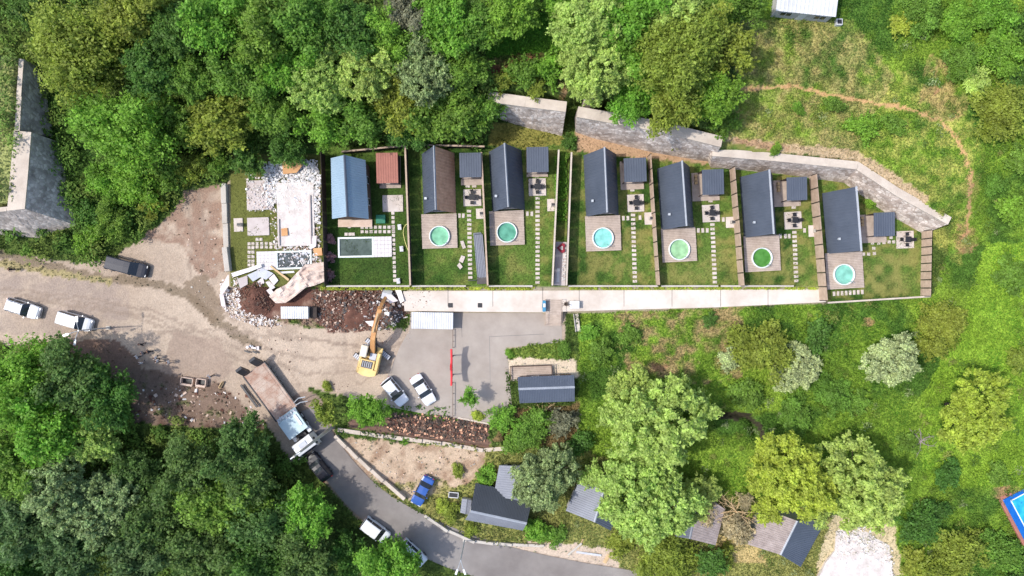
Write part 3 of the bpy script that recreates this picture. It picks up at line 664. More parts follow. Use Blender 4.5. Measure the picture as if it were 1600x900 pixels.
# ------------------------------------------------------------------ fences
def fence(name, label, p0, p1, h, n, m, zb=TZ, cap=None, gap=0.0, boards=7, group=None, th=.05):
    """panel fence; p0,p1 = top line in pixels"""
    a = Vector(P(*p0, zb + h)); b = Vector(P(*p1, zb + h)); a.z = b.z = zb
    d = b - a; L_ = d.length / n; ang = math.atan2(d.y, d.x)
    o = thing(name, label, 'fence', a, ang, group)
    pm = MB()
    for i in range(boards):
        bh = h / boards; pm.box((L_ / 2, 0, bh * (i + .5)), (L_ - .16, th, bh - .02 - gap))
    pan = None; pst = None
    for i in range(n + 1):
        if i < n:
            if pan is None: pan = pm.obj('panel', m, o, (0, 0, .04))
            else: copyobj(pan, o, (i * L_, 0, .04 + random.uniform(-.02, .02)))
        if pst is None: pst = MB().box((0, 0, (h + .1) / 2 - .2), (.1, .06, h + .4)).obj('post', 'dark_wood', o, (0, 0, 0))
        else: copyobj(pst, o, (i * L_, 0, 0))
    if cap: MB().box((d.length / 2, 0, h + .07), (d.length, .22, .05)).obj('top_rail', cap, o)
    return o
fence('timber_fence', 'timber fence in painted shade between the demolished plot and the blue roofed cottage', (501,238), (507,446), 2.2, 9, 'dark_wood', boards=8)  # shade of the east face put into the dark wood colour
fence('timber_fence', 'fence in painted shade between the blue roofed cottage and the pale green pool garden', (633,228), (641,446), 2.2, 9, 'dark_wood', cap='fence_wood')  # east side's shade is part of the panel colour
fence('timber_fence', 'fence with pale top rail between the pale green and teal pool gardens', (752,238), (762,446), 2.1, 9, 'dark_wood', cap='fence_wood')  # panels coloured dark for the shade on their east face
fence('timber_fence', 'fence with pale top rail right of the teal pool garden', (873,234), (863,446), 1.9, 9, 'fence_wood', cap='cap_concrete')
fence('timber_fence', 'fence with pale top rail on the left side of the cyan pool garden', (893,238), (885,446), 2.1, 9, 'dark_wood', cap='cap_concrete')  # dark panel colour stands in for the fence's shadow
fence('timber_fence', 'sunlit timber fence between the cyan pool and pale lime pool gardens', (1017,240), (1031,446), 2.3, 9, 'fence_wood')
fence('timber_fence', 'sunlit timber fence between the pale lime pool and grass green pool gardens', (1148,260), (1163,447), 2.3, 9, 'fence_wood')
fence('timber_fence', 'sunlit timber fence between the grass green pool and aqua pool gardens', (1276,271), (1293,470), 2.4, 9, 'fence_wood')
fence('timber_fence', 'wide panelled timber fence closing the row of gardens at the right end', (1456,359), (1454,463), 2.3, 8, 'fence_wood', boards=3)
fence('timber_fence', 'low sloping fence along the front of the aqua pool garden', (1293,473), (1454,463), .9, 9, 'dark_wood', cap='cap_concrete', boards=4)
fence('timber_fence', 'low fence behind the blue roofed cottage against the wood', (534,237), (630,228), 1.5, 6, 'dark_wood', cap='fence_wood', boards=5)
fence('timber_fence', 'low fence behind the half brown cottage against the wood', (642,226), (757,229), 1.5, 7, 'dark_wood', cap='fence_wood', boards=5)
fence('front_rail_fence', 'low rail fence at the front of the plot with the rectangular pool', (510,447), (640,447), .8, 6, 'dark_wood', cap='concrete', boards=3, gap=.1)
fence('front_rail_fence', 'low rail fence at the front of the pale green pool garden', (644,447), (728,447), .8, 4, 'dark_wood', cap='concrete', boards=3, gap=.1)
fence('front_rail_fence', 'low rail fence at the front of the teal pool garden', (764,447), (832,447), .8, 3, 'dark_wood', cap='concrete', boards=3, gap=.1)
fence('front_rail_fence', 'low rail fence at the front of the cyan pool garden', (888,447), (1028,447), .8, 6, 'dark_wood', cap='concrete', boards=3, gap=.1)
fence('front_rail_fence', 'low rail fence at the front of the pale lime pool garden', (1033,447), (1122,447), .8, 4, 'dark_wood', cap='concrete', boards=3, gap=.1)
fence('front_rail_fence', 'low rail fence at the front of the grass green pool garden', (1126,447), (1240,447), .8, 5, 'dark_wood', cap='concrete', boards=3, gap=.1)
# ------------------------------------------------------------------ cottages
def aframe(label, cx, yt, yb, tilt, west='slate', east='slate', hw=2.2, rh=5.1):
    """cx = centre of the foot in pixels; ridge runs north-south"""
    c = Vector(P(cx, (yt + yb) / 2, TZ)); L_ = (yb - yt) * K * (H - TZ) / H
    o = thing('a_frame_cottage', label, 'cottage', c, R(tilt)); y0, y1 = -L_ / 2, L_ / 2; z0 = .12
    MB().box((0, 0, .1), (hw * 2 - .3, L_ - .5, .25)).obj('floor_slab', 'concrete', o)
    w = MB().corr((-hw, y0, z0), (-hw, y1, z0), (-.03, y1, rh), (-.03, y0, rh), .42, .03).obj('roof_slope', west, o)
    MB().corr((hw, y0, z0), (hw, y1, z0), (.03, y1, rh), (.03, y0, rh), .42, .03).obj('roof_slope', east, o)
    MB().add([(-.13, y0 - .04, rh - .1), (0, y0 - .04, rh + .18), (.13, y0 - .04, rh - .1), (-.13, y1 + .04, rh - .1), (0, y1 + .04, rh + .18), (.13, y1 + .04, rh - .1)],
             [(0, 1, 4, 3), (1, 2, 5, 4), (0, 2, 1), (3, 4, 5)]).obj('ridge_cap', 'ridge_white', o)
    t = .42 / rh
    for y, nm in ((y0 + .45, 1), (y1 - .3, 0)):
        g = MB().add([(-hw + .25, y, .1), (hw - .25, y, .1), (0, y, rh - .45), (-hw + .25, y + .12, .1), (hw - .25, y + .12, .1), (0, y + .12, rh - .45)],
                     [(0, 1, 2), (5, 4, 3), (0, 2, 5, 3), (1, 4, 5, 2)]).obj('gable_wall', 'dark_wall' if nm else 'brown_wall', o)
        if nm:
            d = MB().box((0, y - .03, 1.15), (1.5, .05, 2.0)).obj('door', 'glass', o)
            for s in (-.78, 0, .78): MB().box((s, y - .06, 1.15), (.07, .07, 2.05)).obj('door_frame', 'dark_wood', d)
            MB().box((0, y - .03, 2.9), (.9, .05, .8)).obj('window', 'glass', o)
    # vent pipe on the west slope
    f = .40; vx = -hw * (1 - f); vz = z0 + (rh - z0) * f; vy = y0 + L_ * .22
    MB().cyl((vx - .25, vy, vz + .05), (vx - .25, vy, vz + .55), .09, n=8).box((vx - .25, vy, vz + .58), (.3, .3, .06)).obj('roof_vent', 'zinc', o)
    return o
aframe('steep cottage with one slate and one bare brown roof slope by the pale green pool', 686, 240, 334, 1.7, 'slate', 'worn_roof')
aframe('steep slate A-frame cottage above the teal pool deck', 792, 236, 330, 3.4)
aframe('steep slate A-frame cottage above the cyan pool deck', 939, 242, 338, 2.4)
aframe('steep slate A-frame cottage above the pale lime pool deck', 1055, 262, 358, 4.0)
aframe('steep slate A-frame cottage above the grass green pool deck', 1184, 275, 370, 4.0)
aframe('steep slate A-frame cottage above the aqua pool at the right end', 1313, 300, 395, 4.6)
def gabled(name, label, pts, ridge, ze, zr, zb, mats, wallm, pitch=.3, ridgecap='ridge_white', parts=True):
    """gable house: pts = eave corners in px at height ze [A,B,C,D] with A-B and C-D the eaves; ridge = two px at height zr"""
    E = [Vector(P(x, y, ze)) for x, y in pts]; Rg = [Vector(P(x, y, zr)) for x, y in ridge]
    c = sum(E, Vector()) / 4; c.z = zb; o = thing(name, label, 'house', c)
    E = [e - c for e in E]; Rg = [r - c for r in Rg]; hb = ze - zb
    MB().corr(E[0], E[1], Rg[1], Rg[0], pitch, .035).obj('roof_slope', mats[0], o)
    MB().corr(E[3], E[2], Rg[1], Rg[0], pitch, .035).obj('roof_slope', mats[1], o)
    d = (Rg[1] - Rg[0]).normalized(); s = Vector((-d.y, d.x, 0)) * .16; up = Vector((0, 0, .1))
    MB().add([Rg[0] - s - up * .4, Rg[0] + up, Rg[0] + s - up * .4, Rg[1] - s - up * .4, Rg[1] + up, Rg[1] + s - up * .4], [(0, 1, 4, 3), (1, 2, 5, 4), (0, 2, 1), (3, 4, 5)]).obj('ridge_cap', ridgecap, o)
    ins = [e * .93 for e in E]; W = [Vector((p.x, p.y, 0)) for p in ins]
    tops = [Vector((p.x, p.y, hb - .12)) for p in ins]; g = [Vector((r.x * .93, r.y * .93, r.z - .25)) for r in Rg]
    MB().add(W + tops + g, [(0, 1, 5, 4), (2, 3, 7, 6), (1, 2, 6, 9, 5), (3, 0, 4, 8, 7)]).obj('wall', wallm, o)
    if parts:
        for i, j in ((0, 1), (1, 2), (2, 3)):
            a, b = W[i], W[j]; dd = (b - a); nn = Vector((dd.y, -dd.x, 0)).normalized()
            if nn.dot(a) < 0: nn = -nn
            ang = math.atan2(dd.y, dd.x)
            for t in ((.3, .7) if dd.length > 4 else (.5,)):
                p = a.lerp(b, t) + nn * .02; p.z = hb * .55
                w = MB().box((0, 0, 0), (1.0, .06, 1.0)).obj('window', 'white_metal', o, p, ang)
                MB().box((0, 0, 0), (.8, .1, .8)).obj('pane', 'glass', w)
    return o
blue = gabled('gabled_cottage', 'gabled cottage with light blue sheet roof left of the half brown cottage', [(519,342),(517,247),(571,250),(576,342)], [(543,338),(538,242)], TZ + 3.2, TZ + 5.7, TZ, ('blue_roof', 'blue_roof'), 'brown_wall', .3, 'slate')
c = Vector(blue.location)
MB().box(Vector(P(555, 349, TZ + .3)) - c, (4.6, 1.0, .16)).obj('porch_roof', 'sheet_tan', blue)
# huts beside the cottages
def hut(label, x0, y0, x1, y1, m, dl=0, db=4, tilt=2.5):
    zr = TZ + 2.35; a = Vector(P(x0, y0, zr)); b = Vector(P(x1, y1, zr)); c = (a + b) / 2; c.z = TZ
    w, d = b.x - a.x, a.y - b.y; o = thing('garden_hut', label, 'hut', c, R(tilt)); e = K
    MB().box((-dl * e / 2, -db * e / 2, .1), (w + dl * e, d + db * e, .2)).obj('deck', 'deck_wood', o)
    MB().corr((-w / 2, -d / 2, 2.3), (w / 2, -d / 2, 2.3), (w / 2, d / 2, 2.5), (-w / 2, d / 2, 2.5), .3, .03).obj('roof', m, o)
    MB().box((0, d / 2 - .12, 1.15), (w - .2, .08, 2.2)).obj('back_wall', 'brown_wall', o)
    MB().box((w / 2 - .12, 0.02, 1.15), (.08, d - .5, 2.2)).obj('side_wall', 'brown_wall', o)
    for sx, sy in ((-1, -1), (1, -1), (-1, 1)): MB().box((sx * (w / 2 - .1), sy * (d / 2 - .1), 1.15), (.1, .1, 2.2)).obj('post', 'dark_wood', o)
    if dl > 5:
        for i in range(3): MB().box((-w / 2 - dl * e * .35, d / 2 - .5 - i * .45, .4), (.35, .35, .4)).obj('bench_seat', 'pale_wood', o)
    return o
hut('reddish flat roofed hut beside the blue roofed cottage', 588, 239, 622, 286, 'red_roof', 0, 4, 1)
hut('slate roofed hut right of the half brown cottage', 718, 239, 752, 277, 'slate', 0, 8, 1)
hut('slate roofed hut in the teal pool garden', 823, 230, 857, 269, 'slate', 0, 3, 1)
hut('slate roofed hut in the cyan pool garden', 975, 247, 1010, 284, 'slate', 2, 8)
hut('slate roofed hut in the pale lime pool garden', 1097, 265, 1131, 304, 'slate', 9, 6)
hut('slate roofed hut in the grass green pool garden', 1229, 277, 1261, 313, 'slate', 10, 6)
hut('slate roofed hut with bench deck in the aqua pool garden', 1365, 332, 1398, 369, 'slate', 17, 8)
# ------------------------------------------------------------------ decks, pools
def deckpool(gname, x0, y0, x1, y1, cxp, cyp, rp, wcol, tilt, plabel):
    zt = TZ + .42; a = Vector(P(x0, y0, zt)); b = Vector(P(x1, y1, zt)); c = (a + b) / 2; c.z = TZ; w, d = b.x - a.x, a.y - b.y
    o = thing('timber_deck', f'weathered timber deck around the {plabel}', 'deck', c, R(tilt))
    MB().box((0, 0, .17), (w - .1, d - .1, .34)).obj('deck_base', 'dark_wood', o)
    n = int(d / .22); pl = None
    pc = Vector(P(cxp, cyp, zt)); off = pc - c; off = Matrix.Rotation(-R(tilt), 3, 'Z') @ off; rr = rp * K * .985
    for i in range(n):
        y = -d / 2 + (i + .5) * d / n
        if pl is None:
            pl = MB().box((0, 0, 0), (w, d / n - .02, .05)).obj('plank', 'deck_wood', o, (0, y, .38)); full = pl
        else:
            q = copyobj(full, o, (random.uniform(-.015, .015), y, .38 + random.uniform(-.004, .004)))
    # pool: rim, shell and water
    p = thing('plunge_pool', f'round {plabel} set in its timber deck', 'pool', (pc.x, pc.y, TZ + .38))
    N = 40; ring = MB(); prof = [(rr + .15, .0), (rr + .14, .34), (rr + .08, .4), (rr, .37), (rr - .02, .03)]
    vs = [(math.cos(6.28318 * k / N) * r, math.sin(6.28318 * k / N) * r, z) for r, z in prof for k in range(N)]
    ring.add(vs, [(j * N + k, j * N + (k + 1) % N, (j + 1) * N + (k + 1) % N, (j + 1) * N + k) for j in range(len(prof) - 1) for k in range(N)])
    ring.obj('rim', 'rim', p, smooth=True)
    wm = watermat('water_' + gname, wcol)
    MB().add([(0, 0, .05)] + [(math.cos(6.28318 * k / N) * (rr - .02), math.sin(6.28318 * k / N) * (rr - .02), .05) for k in range(N)], [(0, 1 + k, 1 + (k + 1) % N) for k in range(N)]).obj('water', wm, p)
    st = MB(); ang = R(-50)
    for s in (-.18, .18): st.tube([(math.cos(ang) * (rr - .15) + s, math.sin(ang) * (rr - .15), .08), (math.cos(ang) * (rr - .05) + s, math.sin(ang) * (rr - .05), .8), (math.cos(ang) * (rr + .2) + s, math.sin(ang) * (rr + .2), .75), (math.cos(ang) * (rr + .25) + s, math.sin(ang) * (rr + .25), .02)], .025, 6)
    st.obj('ladder', 'chrome', p)
deckpool('a', 659, 334, 714, 388, 687, 369, 14.5, srgb(122, 182, 146), 1.7, 'pale green pool')
deckpool('b', 765, 329, 819, 383, 792, 363, 14.5, srgb(86, 150, 126), 2, 'teal pool')
deckpool('c', 915, 337, 970, 392, 942, 372, 15, srgb(130, 198, 188), 2, 'cyan pool')
deckpool('d', 1034, 356, 1088, 409, 1061, 390, 15, srgb(142, 184, 138), 3, 'pale lime pool')
deckpool('e', 1163, 368, 1219, 424, 1190, 403, 14.5, srgb(70, 126, 48), 3, 'grass green pool')
deckpool('f', 1291, 394, 1349, 451, 1318, 429, 15, srgb(122, 184, 166), 3.5, 'aqua pool')
def rectpool(label, x0, y0, x1, y1, xs, wcol, left, tl, tilt=0):
    zt = TZ + .25; a = Vector(P(x0, y0, zt)); b = Vector(P(x1, y1, zt)); c = (a + b) / 2; c.z = TZ; w, d = b.x - a.x, a.y - b.y
    o = thing('rectangular_pool', label, 'pool', c, R(tilt)); s = P(xs, 0, zt)[0] - c.x
    wa, wb = (s, w / 2) if left else (-w / 2, s)
    for n_, q in (('rim', ((wa + wb) / 2, d / 2 - .12, wb - wa, .24)), ('rim', ((wa + wb) / 2, -d / 2 + .12, wb - wa, .24)), ('rim', (wa + .12, 0, .24, d - .48)), ('rim', (wb - .12, 0, .24, d - .48))):
        MB().box((q[0], q[1], .14), (q[2], q[3], .28), bev=.02).obj(n_, 'rim', o)
    MB().box(((wa + wb) / 2, 0, .07), (wb - wa - .5, d - .5, .1)).obj('water', watermat('water_' + tl, wcol), o)
    ta, tb = (-w / 2, s) if left else (s, w / 2); nn = 5; mm = 5; tile = None
    for i in range(nn):
        for j in range(mm):
            tw, td_ = (tb - ta) / nn, d / mm
            L = (ta + (i + .5) * tw, -d / 2 + (j + .5) * td_, .13)
            if tile is None: tile = MB().box((0, 0, 0), (tw - .02, td_ - .02, .26)).obj('tile', 'tile', o, L)
            else: copyobj(tile, o, L)
    return o
rectpool('rectangular dark grey-green pool with tiled end below the blue roofed cottage', 528, 370, 612, 402, 584, (.07, .10, .085), False, 'g', 1)
rectpool('rectangular dark pool strewn with debris on the demolished plot', 401, 392, 487, 421, 431, (.055, .07, .075), True, 'h', 1.5)
# ------------------------------------------------------------------ garden paths, pads, furniture
def stones(label, pts, sx=.58, sy=.36):
    b = P(*pts[0], TZ); o = thing('stepping_stone_path', label, 'path', b); st = None
    for i, (x, y) in enumerate(pts):
        p = P(x, y, TZ); L = (p[0] - b[0], p[1] - b[1], .03); rz = R(random.uniform(-5, 5))
        if st is None: st = MB().box((0, 0, 0), (sx, sy, .1), bev=.02).obj('stone', 'white_pad', o, L, rz)
        else: copyobj(st, o, L, rz)
def col_(x0, x1, y0, y1, st=6.9):
    n = int((y1 - y0) / st); return [(x0 + (x1 - x0) * i / n, y0 + i * st) for i in range(n + 1)]
stones('white stepping stones beside the pale green pool', col_(733, 735, 330, 436) + [(731, 291), (741, 291)])
stones('two pale stepping stones joining the half brown cottage to its path', [(718, 337), (724, 337)], .36, .6)
stones('white stepping stones beside the teal pool', [(839, 275)] + col_(840, 840, 310, 443))
stones('pair of pale stepping stones joining the teal pool deck to its path', [(824, 334), (831, 334)], .36, .6)
stones('white stepping stones beside the cyan pool', [(988, 297)] + col_(989, 992, 336, 442))
stones('pale stepping stones crossing near the cyan pool hut', [(974, 341), (981, 341), (1000, 340)], .36, .6)
stones('white stepping stones beside the pale lime pool', [(1110, 314)] + col_(1113, 1117, 351, 442))
stones('pale stepping stones crossing near the pale lime pool deck', [(1091, 360), (1098, 360), (1105, 360), (1130, 343)], .36, .6)
stones('white stepping stones beside the grass green pool', [(1240, 324)] + col_(1241, 1244, 363, 440))
stones('pale stepping stones crossing near the grass green pool deck', [(1219, 369), (1227, 369), (1233, 369), (1257, 360)], .36, .6)
stones('small square stones leading from the end hut to its dining pad', [(1363, 380), (1373, 380), (1381, 379), (1389, 378), (1396, 378), (1365, 388), (1392, 371), (1349, 397), (1357, 397), (1366, 396)], .42, .42)
stones('row of pale stones at the foot of the aqua pool deck', [(1303 + i * 6.3, 459 - i * .4) for i in range(8)], .34, .6)
stones('double row of small square stones below the blue roofed cottage', [(566 + i * 7, y) for i in range(8) for y in (355, 362)] + [(546, 354), (541, 366), (547, 366), (552, 366)], .42, .42)
stones('column of small square stones right of the dark rectangular pool', col_(614, 617, 333, 444, 7), .42, .42)
stones('grid of small square stones on the demolished plot', [(x, y) for x in (389.5, 395.5) for y in (381, 387, 394, 401, 408, 414)] + [(402 + i * 7.2, y) for i in range(6) for y in (380.5, 386)] + [(402, 374), (408, 374)], .42, .42)
def pad(label, x0, y0, x1, y1, tilt=2, m='white_pad'):
    a = Vector(P(x0, y0, TZ)); b = Vector(P(x1, y1, TZ)); c = (a + b) / 2
    o = MB().box((0, 0, .05), (b.x - a.x, a.y - b.y, .22), bev=.02).obj('concrete_pad', m, None, c, R(tilt)); o['label'] = label; o['category'] = 'pad'; return o
def mkchair():
    t = {}
    t['seat'] = MB().box((0, 0, .45), (.46, .46, .06), bev=.02); t['backrest'] = MB().box((0, .22, .72), (.46, .05, .5), bev=.015)
    t['leg'] = MB().cyl((0, 0, 0), (0, 0, .44), .025, n=6); return t
CH = None
def dining(padl, cx, cy, tilt, who, offs=None, tm='black_plastic'):
    global CH
    c = P(cx, cy, TZ); z = TZ + .16
    t = thing('garden_table', f'small dark table on the dining pad {who}', 'table', (c[0], c[1], z), R(tilt), 'tables on the dining pads')
    MB().box((0, 0, .72), (.8, .8, .05), bev=.02).obj('table_top', tm, t)
    for sx in (-1, 1):
        for sy in (-1, 1): MB().cyl((sx * .33, sy * .33, 0), (sx * .33, sy * .33, .7), .03, n=6).obj('leg', 'dark_metal', t)
    for nm, ang, dx, dy in (('above', 0, 0, .72), ('below', 180, 0, -.72), ('left of', 90, -.72, 0), ('right of', -90, .72, 0)):
        j = random.uniform(-12, 12)
        ch = thing('garden_chair', f'dark chair {nm} the table on the dining pad {who}', 'chair', (c[0] + dx, c[1] + dy, z), R(ang + j), 'chairs on the dining pads')
        if CH is None:
            d = mkchair(); CH = {k: v.obj(k, 'black_plastic' if k != 'leg' else 'dark_metal', ch) for k, v in d.items()}; CH['leg'].location = (-.19, -.19, 0); first = True
        else:
            for k in ('seat', 'backrest'): copyobj(CH[k], ch)
            copyobj(CH['leg'], ch, (-.19, -.19, 0))
        for q in ((.19, -.19, 0), (.19, .19, 0), (-.19, .19, 0)): copyobj(CH['leg'], ch, q)
for who, x0, y0, x1, y1, tl in [('right of the half brown cottage', 724, 296, 752, 322, 1.5), ('in the teal pool garden', 826, 279, 853, 306, 1.5), ('in the cyan pool garden', 980, 304, 1006, 331, 2.5),
                                ('in the pale lime pool garden', 1097, 320, 1124, 347, 3), ('in the grass green pool garden', 1225, 331, 1252, 358, 3), ('in the aqua pool garden', 1400, 361, 1427, 388, 2)]:
    pad('square concrete dining pad ' + who, x0, y0, x1, y1, tl); dining(0, (x0 + x1) / 2, (y0 + y1) / 2, tl + random.uniform(-8, 8), who)
pad('square white pad with nothing on it beside the reddish hut', 598, 305, 630, 331, 1)
pad('large pinkish terrace slab on the demolished plot', 386, 282, 426, 328, 1.5, 'lilac')
pad('small square slab on the demolished plot', 387, 340, 421, 368, 2, 'lilac')
for who, q in [('on the fence right of the half brown cottage', (744, 326, 756, 342)), ('on the fence of the teal pool garden', (855, 311, 867, 330)), ('on the fence of the cyan pool garden', (1007, 332, 1021, 351)),
               ('on the fence of the pale lime pool garden', (1134, 339, 1148, 356)), ('on the fence of the grass green pool garden', (1263, 352, 1278, 370)), ('left of the small square slab on the demolished plot', (366, 341, 380, 362))]:
    pad('little barbecue slab ' + who, *q, 2)
    a = P((q[0] + q[2]) / 2 + 3, (q[1] + q[3]) / 2, TZ + .16)
    bq = thing('barbecue', 'small masonry barbecue ' + who, 'barbecue', a)
    MB().box((0, 0, .35), (.6, .45, .7), bev=.02).obj('hearth', 'concrete', bq); MB().box((0, 0, .72), (.48, .34, .04)).obj('grill', 'dark_metal', bq)
# ------------------------------------------------------------------ heart sign between the gardens
sg = thing('heart_sign', 'pink sign bed with a dark red heart and white letters between the two garden rows', 'sign', P(877, 412, TZ), R(-2.5))
MB().box((0, 0, .08), (1.8, 5.9, .26), bev=.03).obj('sign_bed', 'lilac', sg)
hp = [(.62 * 16 * math.sin(t) ** 3 / 16, .62 * (13 * math.cos(t) - 5 * math.cos(2 * t) - 2 * math.cos(3 * t) - math.cos(4 * t)) / 16) for t in np.linspace(0, 6.2832, 33)[:-1]]
MB().prism([(y * 1.05, -x * 1.05) for x, y in hp], .2, .5).obj('heart', 'heart_red', sg, (-.1, 2.1, 0))
MB().prism([(y * .45, -x * .45) for x, y in hp], .5, .53).obj('heart_outline', 'lilac', sg, (-.1, 2.1, 0))
for i, chh in enumerate('MİNOKA'):
    cu = bpy.data.curves.new('letter', 'FONT'); cu.body = chh; cu.size = .78; cu.extrude = .09; cu.align_x = 'CENTER'
    cu.materials.append(MATS['letter_white'])
    lo = bpy.data.objects.new('letter', cu); COL.objects.link(lo); bpy.context.view_layer.update()
    me_ = bpy.data.meshes.new_from_object(lo.evaluated_get(bpy.context.evaluated_depsgraph_get())); bpy.data.objects.remove(lo)
    lo = bpy.data.objects.new('letter', me_); COL.objects.link(lo); lo.parent = sg; lo.location = (.12, 1.05 - i * .62, .31); lo.rotation_euler = (0, 0, R(-90))
MB().box((-.38, -1.55, .25), (.42, 1.9, .06)).obj('white_board', 'letter_white', sg)
# ------------------------------------------------------------------ entrance gate with red board
gt = thing('entrance_gate', 'red entrance board on posts with rails across the parking yard', 'gate', P(708, 570, 0))
for y in (-1.3, 1.3): MB().box((.05, y, 1.2), (.14, .14, 2.4)).obj('post', 'dark_metal', gt)
prof = [(-2.3, 2.2), (-2.45, 3.1), (-1.2, 2.75), (-.5, 2.95), (0, 3.5), (.5, 2.95), (1.2, 2.75), (2.45, 3.1), (2.3, 2.2), (.9, 1.9), (-.9, 1.9)]
mb = MB(); n = len(prof)
mb.add([(-.11, y, z) for y, z in prof] + [(.11, y, z) for y, z in prof], [tuple(range(n - 1, -1, -1)), tuple(range(n, 2 * n))] + [(i, (i + 1) % n, n + (i + 1) % n, n + i) for i in range(n)])
mb.obj('red_board', 'red_paint', gt)
MB().prism([(y * .55, x * .55) for x, y in hp], -.05, .05).obj('heart', 'heart_red', gt, (-.14, 0, 2.6)).rotation_euler = (0, R(-90), 0)
for y0, y1 in ((2.4, 4.9), (-7.0, -2.4)):
    g = MB()
    g.box((0, (y0 + y1) / 2, .5), (.06, y1 - y0, .08))
    g.obj('rail', 'brown_wall', gt)
    for k in range(4): MB().box((0, y0 + (y1 - y0) * k / 3, .25), (.08, .08, .5)).obj('rail_post', 'brown_wall', gt)
# ------------------------------------------------------------------ steps, boxes, shelters
stp = thing('timber_steps', 'timber steps from the pale walkway down to the parking yard', 'steps', P(864, 487, 0), R(0))
for i in range(6):
    z = 1.38 - i * .23; MB().box((0, -.2 - i * .31, z / 2), (2.15, .34, z), bev=.02).obj('step', 'deck_wood', stp)
for i in range(6): MB().box((0, .1 + i * .29, 1.41), (2.15, .25, .06)).obj('landing_plank', 'deck_wood', stp)
for sx in (-1.12, 1.12): MB().tube([(sx, 1.7, 2.3), (sx, 0, 2.3), (sx, -1.8, 1.0)], .03, 6).tube([(sx, 1.7, 1.36), (sx, 1.7, 2.3)], .03, 6).tube([(sx, -1.8, 0), (sx, -1.8, 1.0)], .03, 6).obj('handrail', 'fence_wood', stp)
bs = thing('blue_board', 'narrow light blue board standing at the head of the timber steps', 'board', P(850, 478, TZ + .05))
MB().box((0, 0, .55), (.45, 1.5, .9), bev=.05).obj('board', 'blue_plastic', bs); MB().box((0, 0, .05), (.5, .6, .1)).obj('foot', 'dark_metal', bs)
MB().box((0, .1, 1.02), (.3, .5, .05)).obj('white_label', 'letter_white', bs)
wb = thing('white_chest', 'white lidded chest on the walkway right of the steps', 'chest', P(897, 476, TZ + .05))
MB().box((0, 0, .4), (1.25, .95, .8), bev=.04).obj('body', 'white_metal', wb); MB().box((0, 0, .84), (1.3, 1.0, .08), bev=.03).obj('lid', 'truck_white', wb)
pl = thing('wilted_potted_plant', 'leafless grey shrub in a pot between the steps and the chest', 'plant', P(884, 475, TZ + .05))
MB().cyl((0, 0, 0), (0, 0, .4), .2, .28, 10).obj('pot', 'brown_wall', pl); m_ = MB()
for k in range(16):
    a = random.uniform(0, 6.28); m_.tube([(0, 0, .35), (math.cos(a) * .25, math.sin(a) * .25, .8), (math.cos(a) * .7, math.sin(a) * .6, 1.2)], [.03, .02, .01], 5)
m_.obj('branches', 'bark', pl)
tr = thing('grey_trough', 'long grey trough lying on the grass below the white chest', 'trough', PT(901, 504), R(-83))
MB().box((0, 0, .12), (2.4, .6, .12)).obj('bottom', 'concrete', tr)
for s in (-.3, .3): MB().box((0, s, .3), (2.5, .08, .4), bev=.02).obj('side', 'concrete', tr)
for x in (704, 750):
    d = thing('drain_grate', f'dark square drain grate on the walkway, {"left" if x == 704 else "right"} of the two', 'grate', P(x, 477, TZ + .055))
    MB().box((0, 0, .01), (.62, .62, .02)).obj('pit_shade', 'black_plastic', d)  # flat black plate painted in for the shade below the bars
    for k in range(5): MB().box((-.24 + k * .12, 0, .025), (.05, .56, .02)).obj('bar', 'dark_metal', d)
def shelter(name, label, x0, y0, x1, y1, z, h, m, walls='white_metal', pitch=.3, tilt=0):
    a = Vector(P(x0, y0, z + h)); b = Vector(P(x1, y1, z + h)); c = (a + b) / 2; c.z = z; w, d = b.x - a.x, a.y - b.y
    o = thing(name, label, 'container', c, R(tilt))
    MB().corr((-w / 2, -d / 2, h), (w / 2, -d / 2, h), (w / 2, d / 2, h + .1), (-w / 2, d / 2, h + .1), pitch, .05).obj('roof', m, o)
    MB().box((0, 0, h / 2 - .03), (w - .1, d - .1, h - .1)).obj('body', walls, o)
    for s in (-1, 1): MB().box((s * w * .25, -d / 2 + .04, h * .5), (1.0, .05, h * .55)).obj('window', 'glass', o)
    MB().box((0, -d / 2 + .04, h * .42), (.8, .06, h * .8)).obj('door', 'zinc', o)
    return o
shelter('site_container', 'white corrugated roofed container against the walkway beside the excavator', 643, 488, 708, 514, 0, 1.7, 'white_metal', tilt=-1)
w2 = shelter('site_cabin', 'small white roofed cabin at the edge of the soil heap', 439, 479, 482, 498, 0, 1.6, 'white_metal', 'plaster', tilt=0)
MB().box((2.35, 0, .5), (.9, 1.4, 1.0)).obj('dark_annex', 'dark_wood', w2)
kb = gk = thing('prefab_cabin', 'white roofed grey prefab cabin with two windows at the top edge', 'cabin', PT(1252, 18, 1), R(-6))
MB().box((0, 1.6, 1.25), (7.1, 4.6, 2.5)).obj('body', 'plaster', gk); 
MB().corr((-3.75, -.95, 2.55), (3.75, -.95, 2.55), (3.75, 4.2, 2.75), (-3.75, 4.2, 2.75), .5, .03).obj('roof', 'white_metal', gk)
for x in (-2.1, 2.2):
    w_ = MB().box((x, -.72, 1.45), (1.5, .08, 1.0)).obj('window', 'white_metal', gk)
    for s in (-.36, .36): MB().box((x + s, -.77, 1.45), (.6, .06, .75)).obj('pane', 'glass', w_)
MB().box((0, -.72, 1.05), (.95, .08, 2.0)).obj('door', 'white_metal', gk)
ac = thing('white_crate', 'small white open box on the grass beside the prefab cabin', 'box', PT(1308, 37))
MB().box((0, 0, .3), (.8, .8, .6), bev=.03).obj('body', 'white_metal', ac); MB().box((0, 0, .61), (.55, .55, .04)).obj('shade_plate', 'black_plastic', ac)  # black plate on the closed body, painted shade of a hollow inside
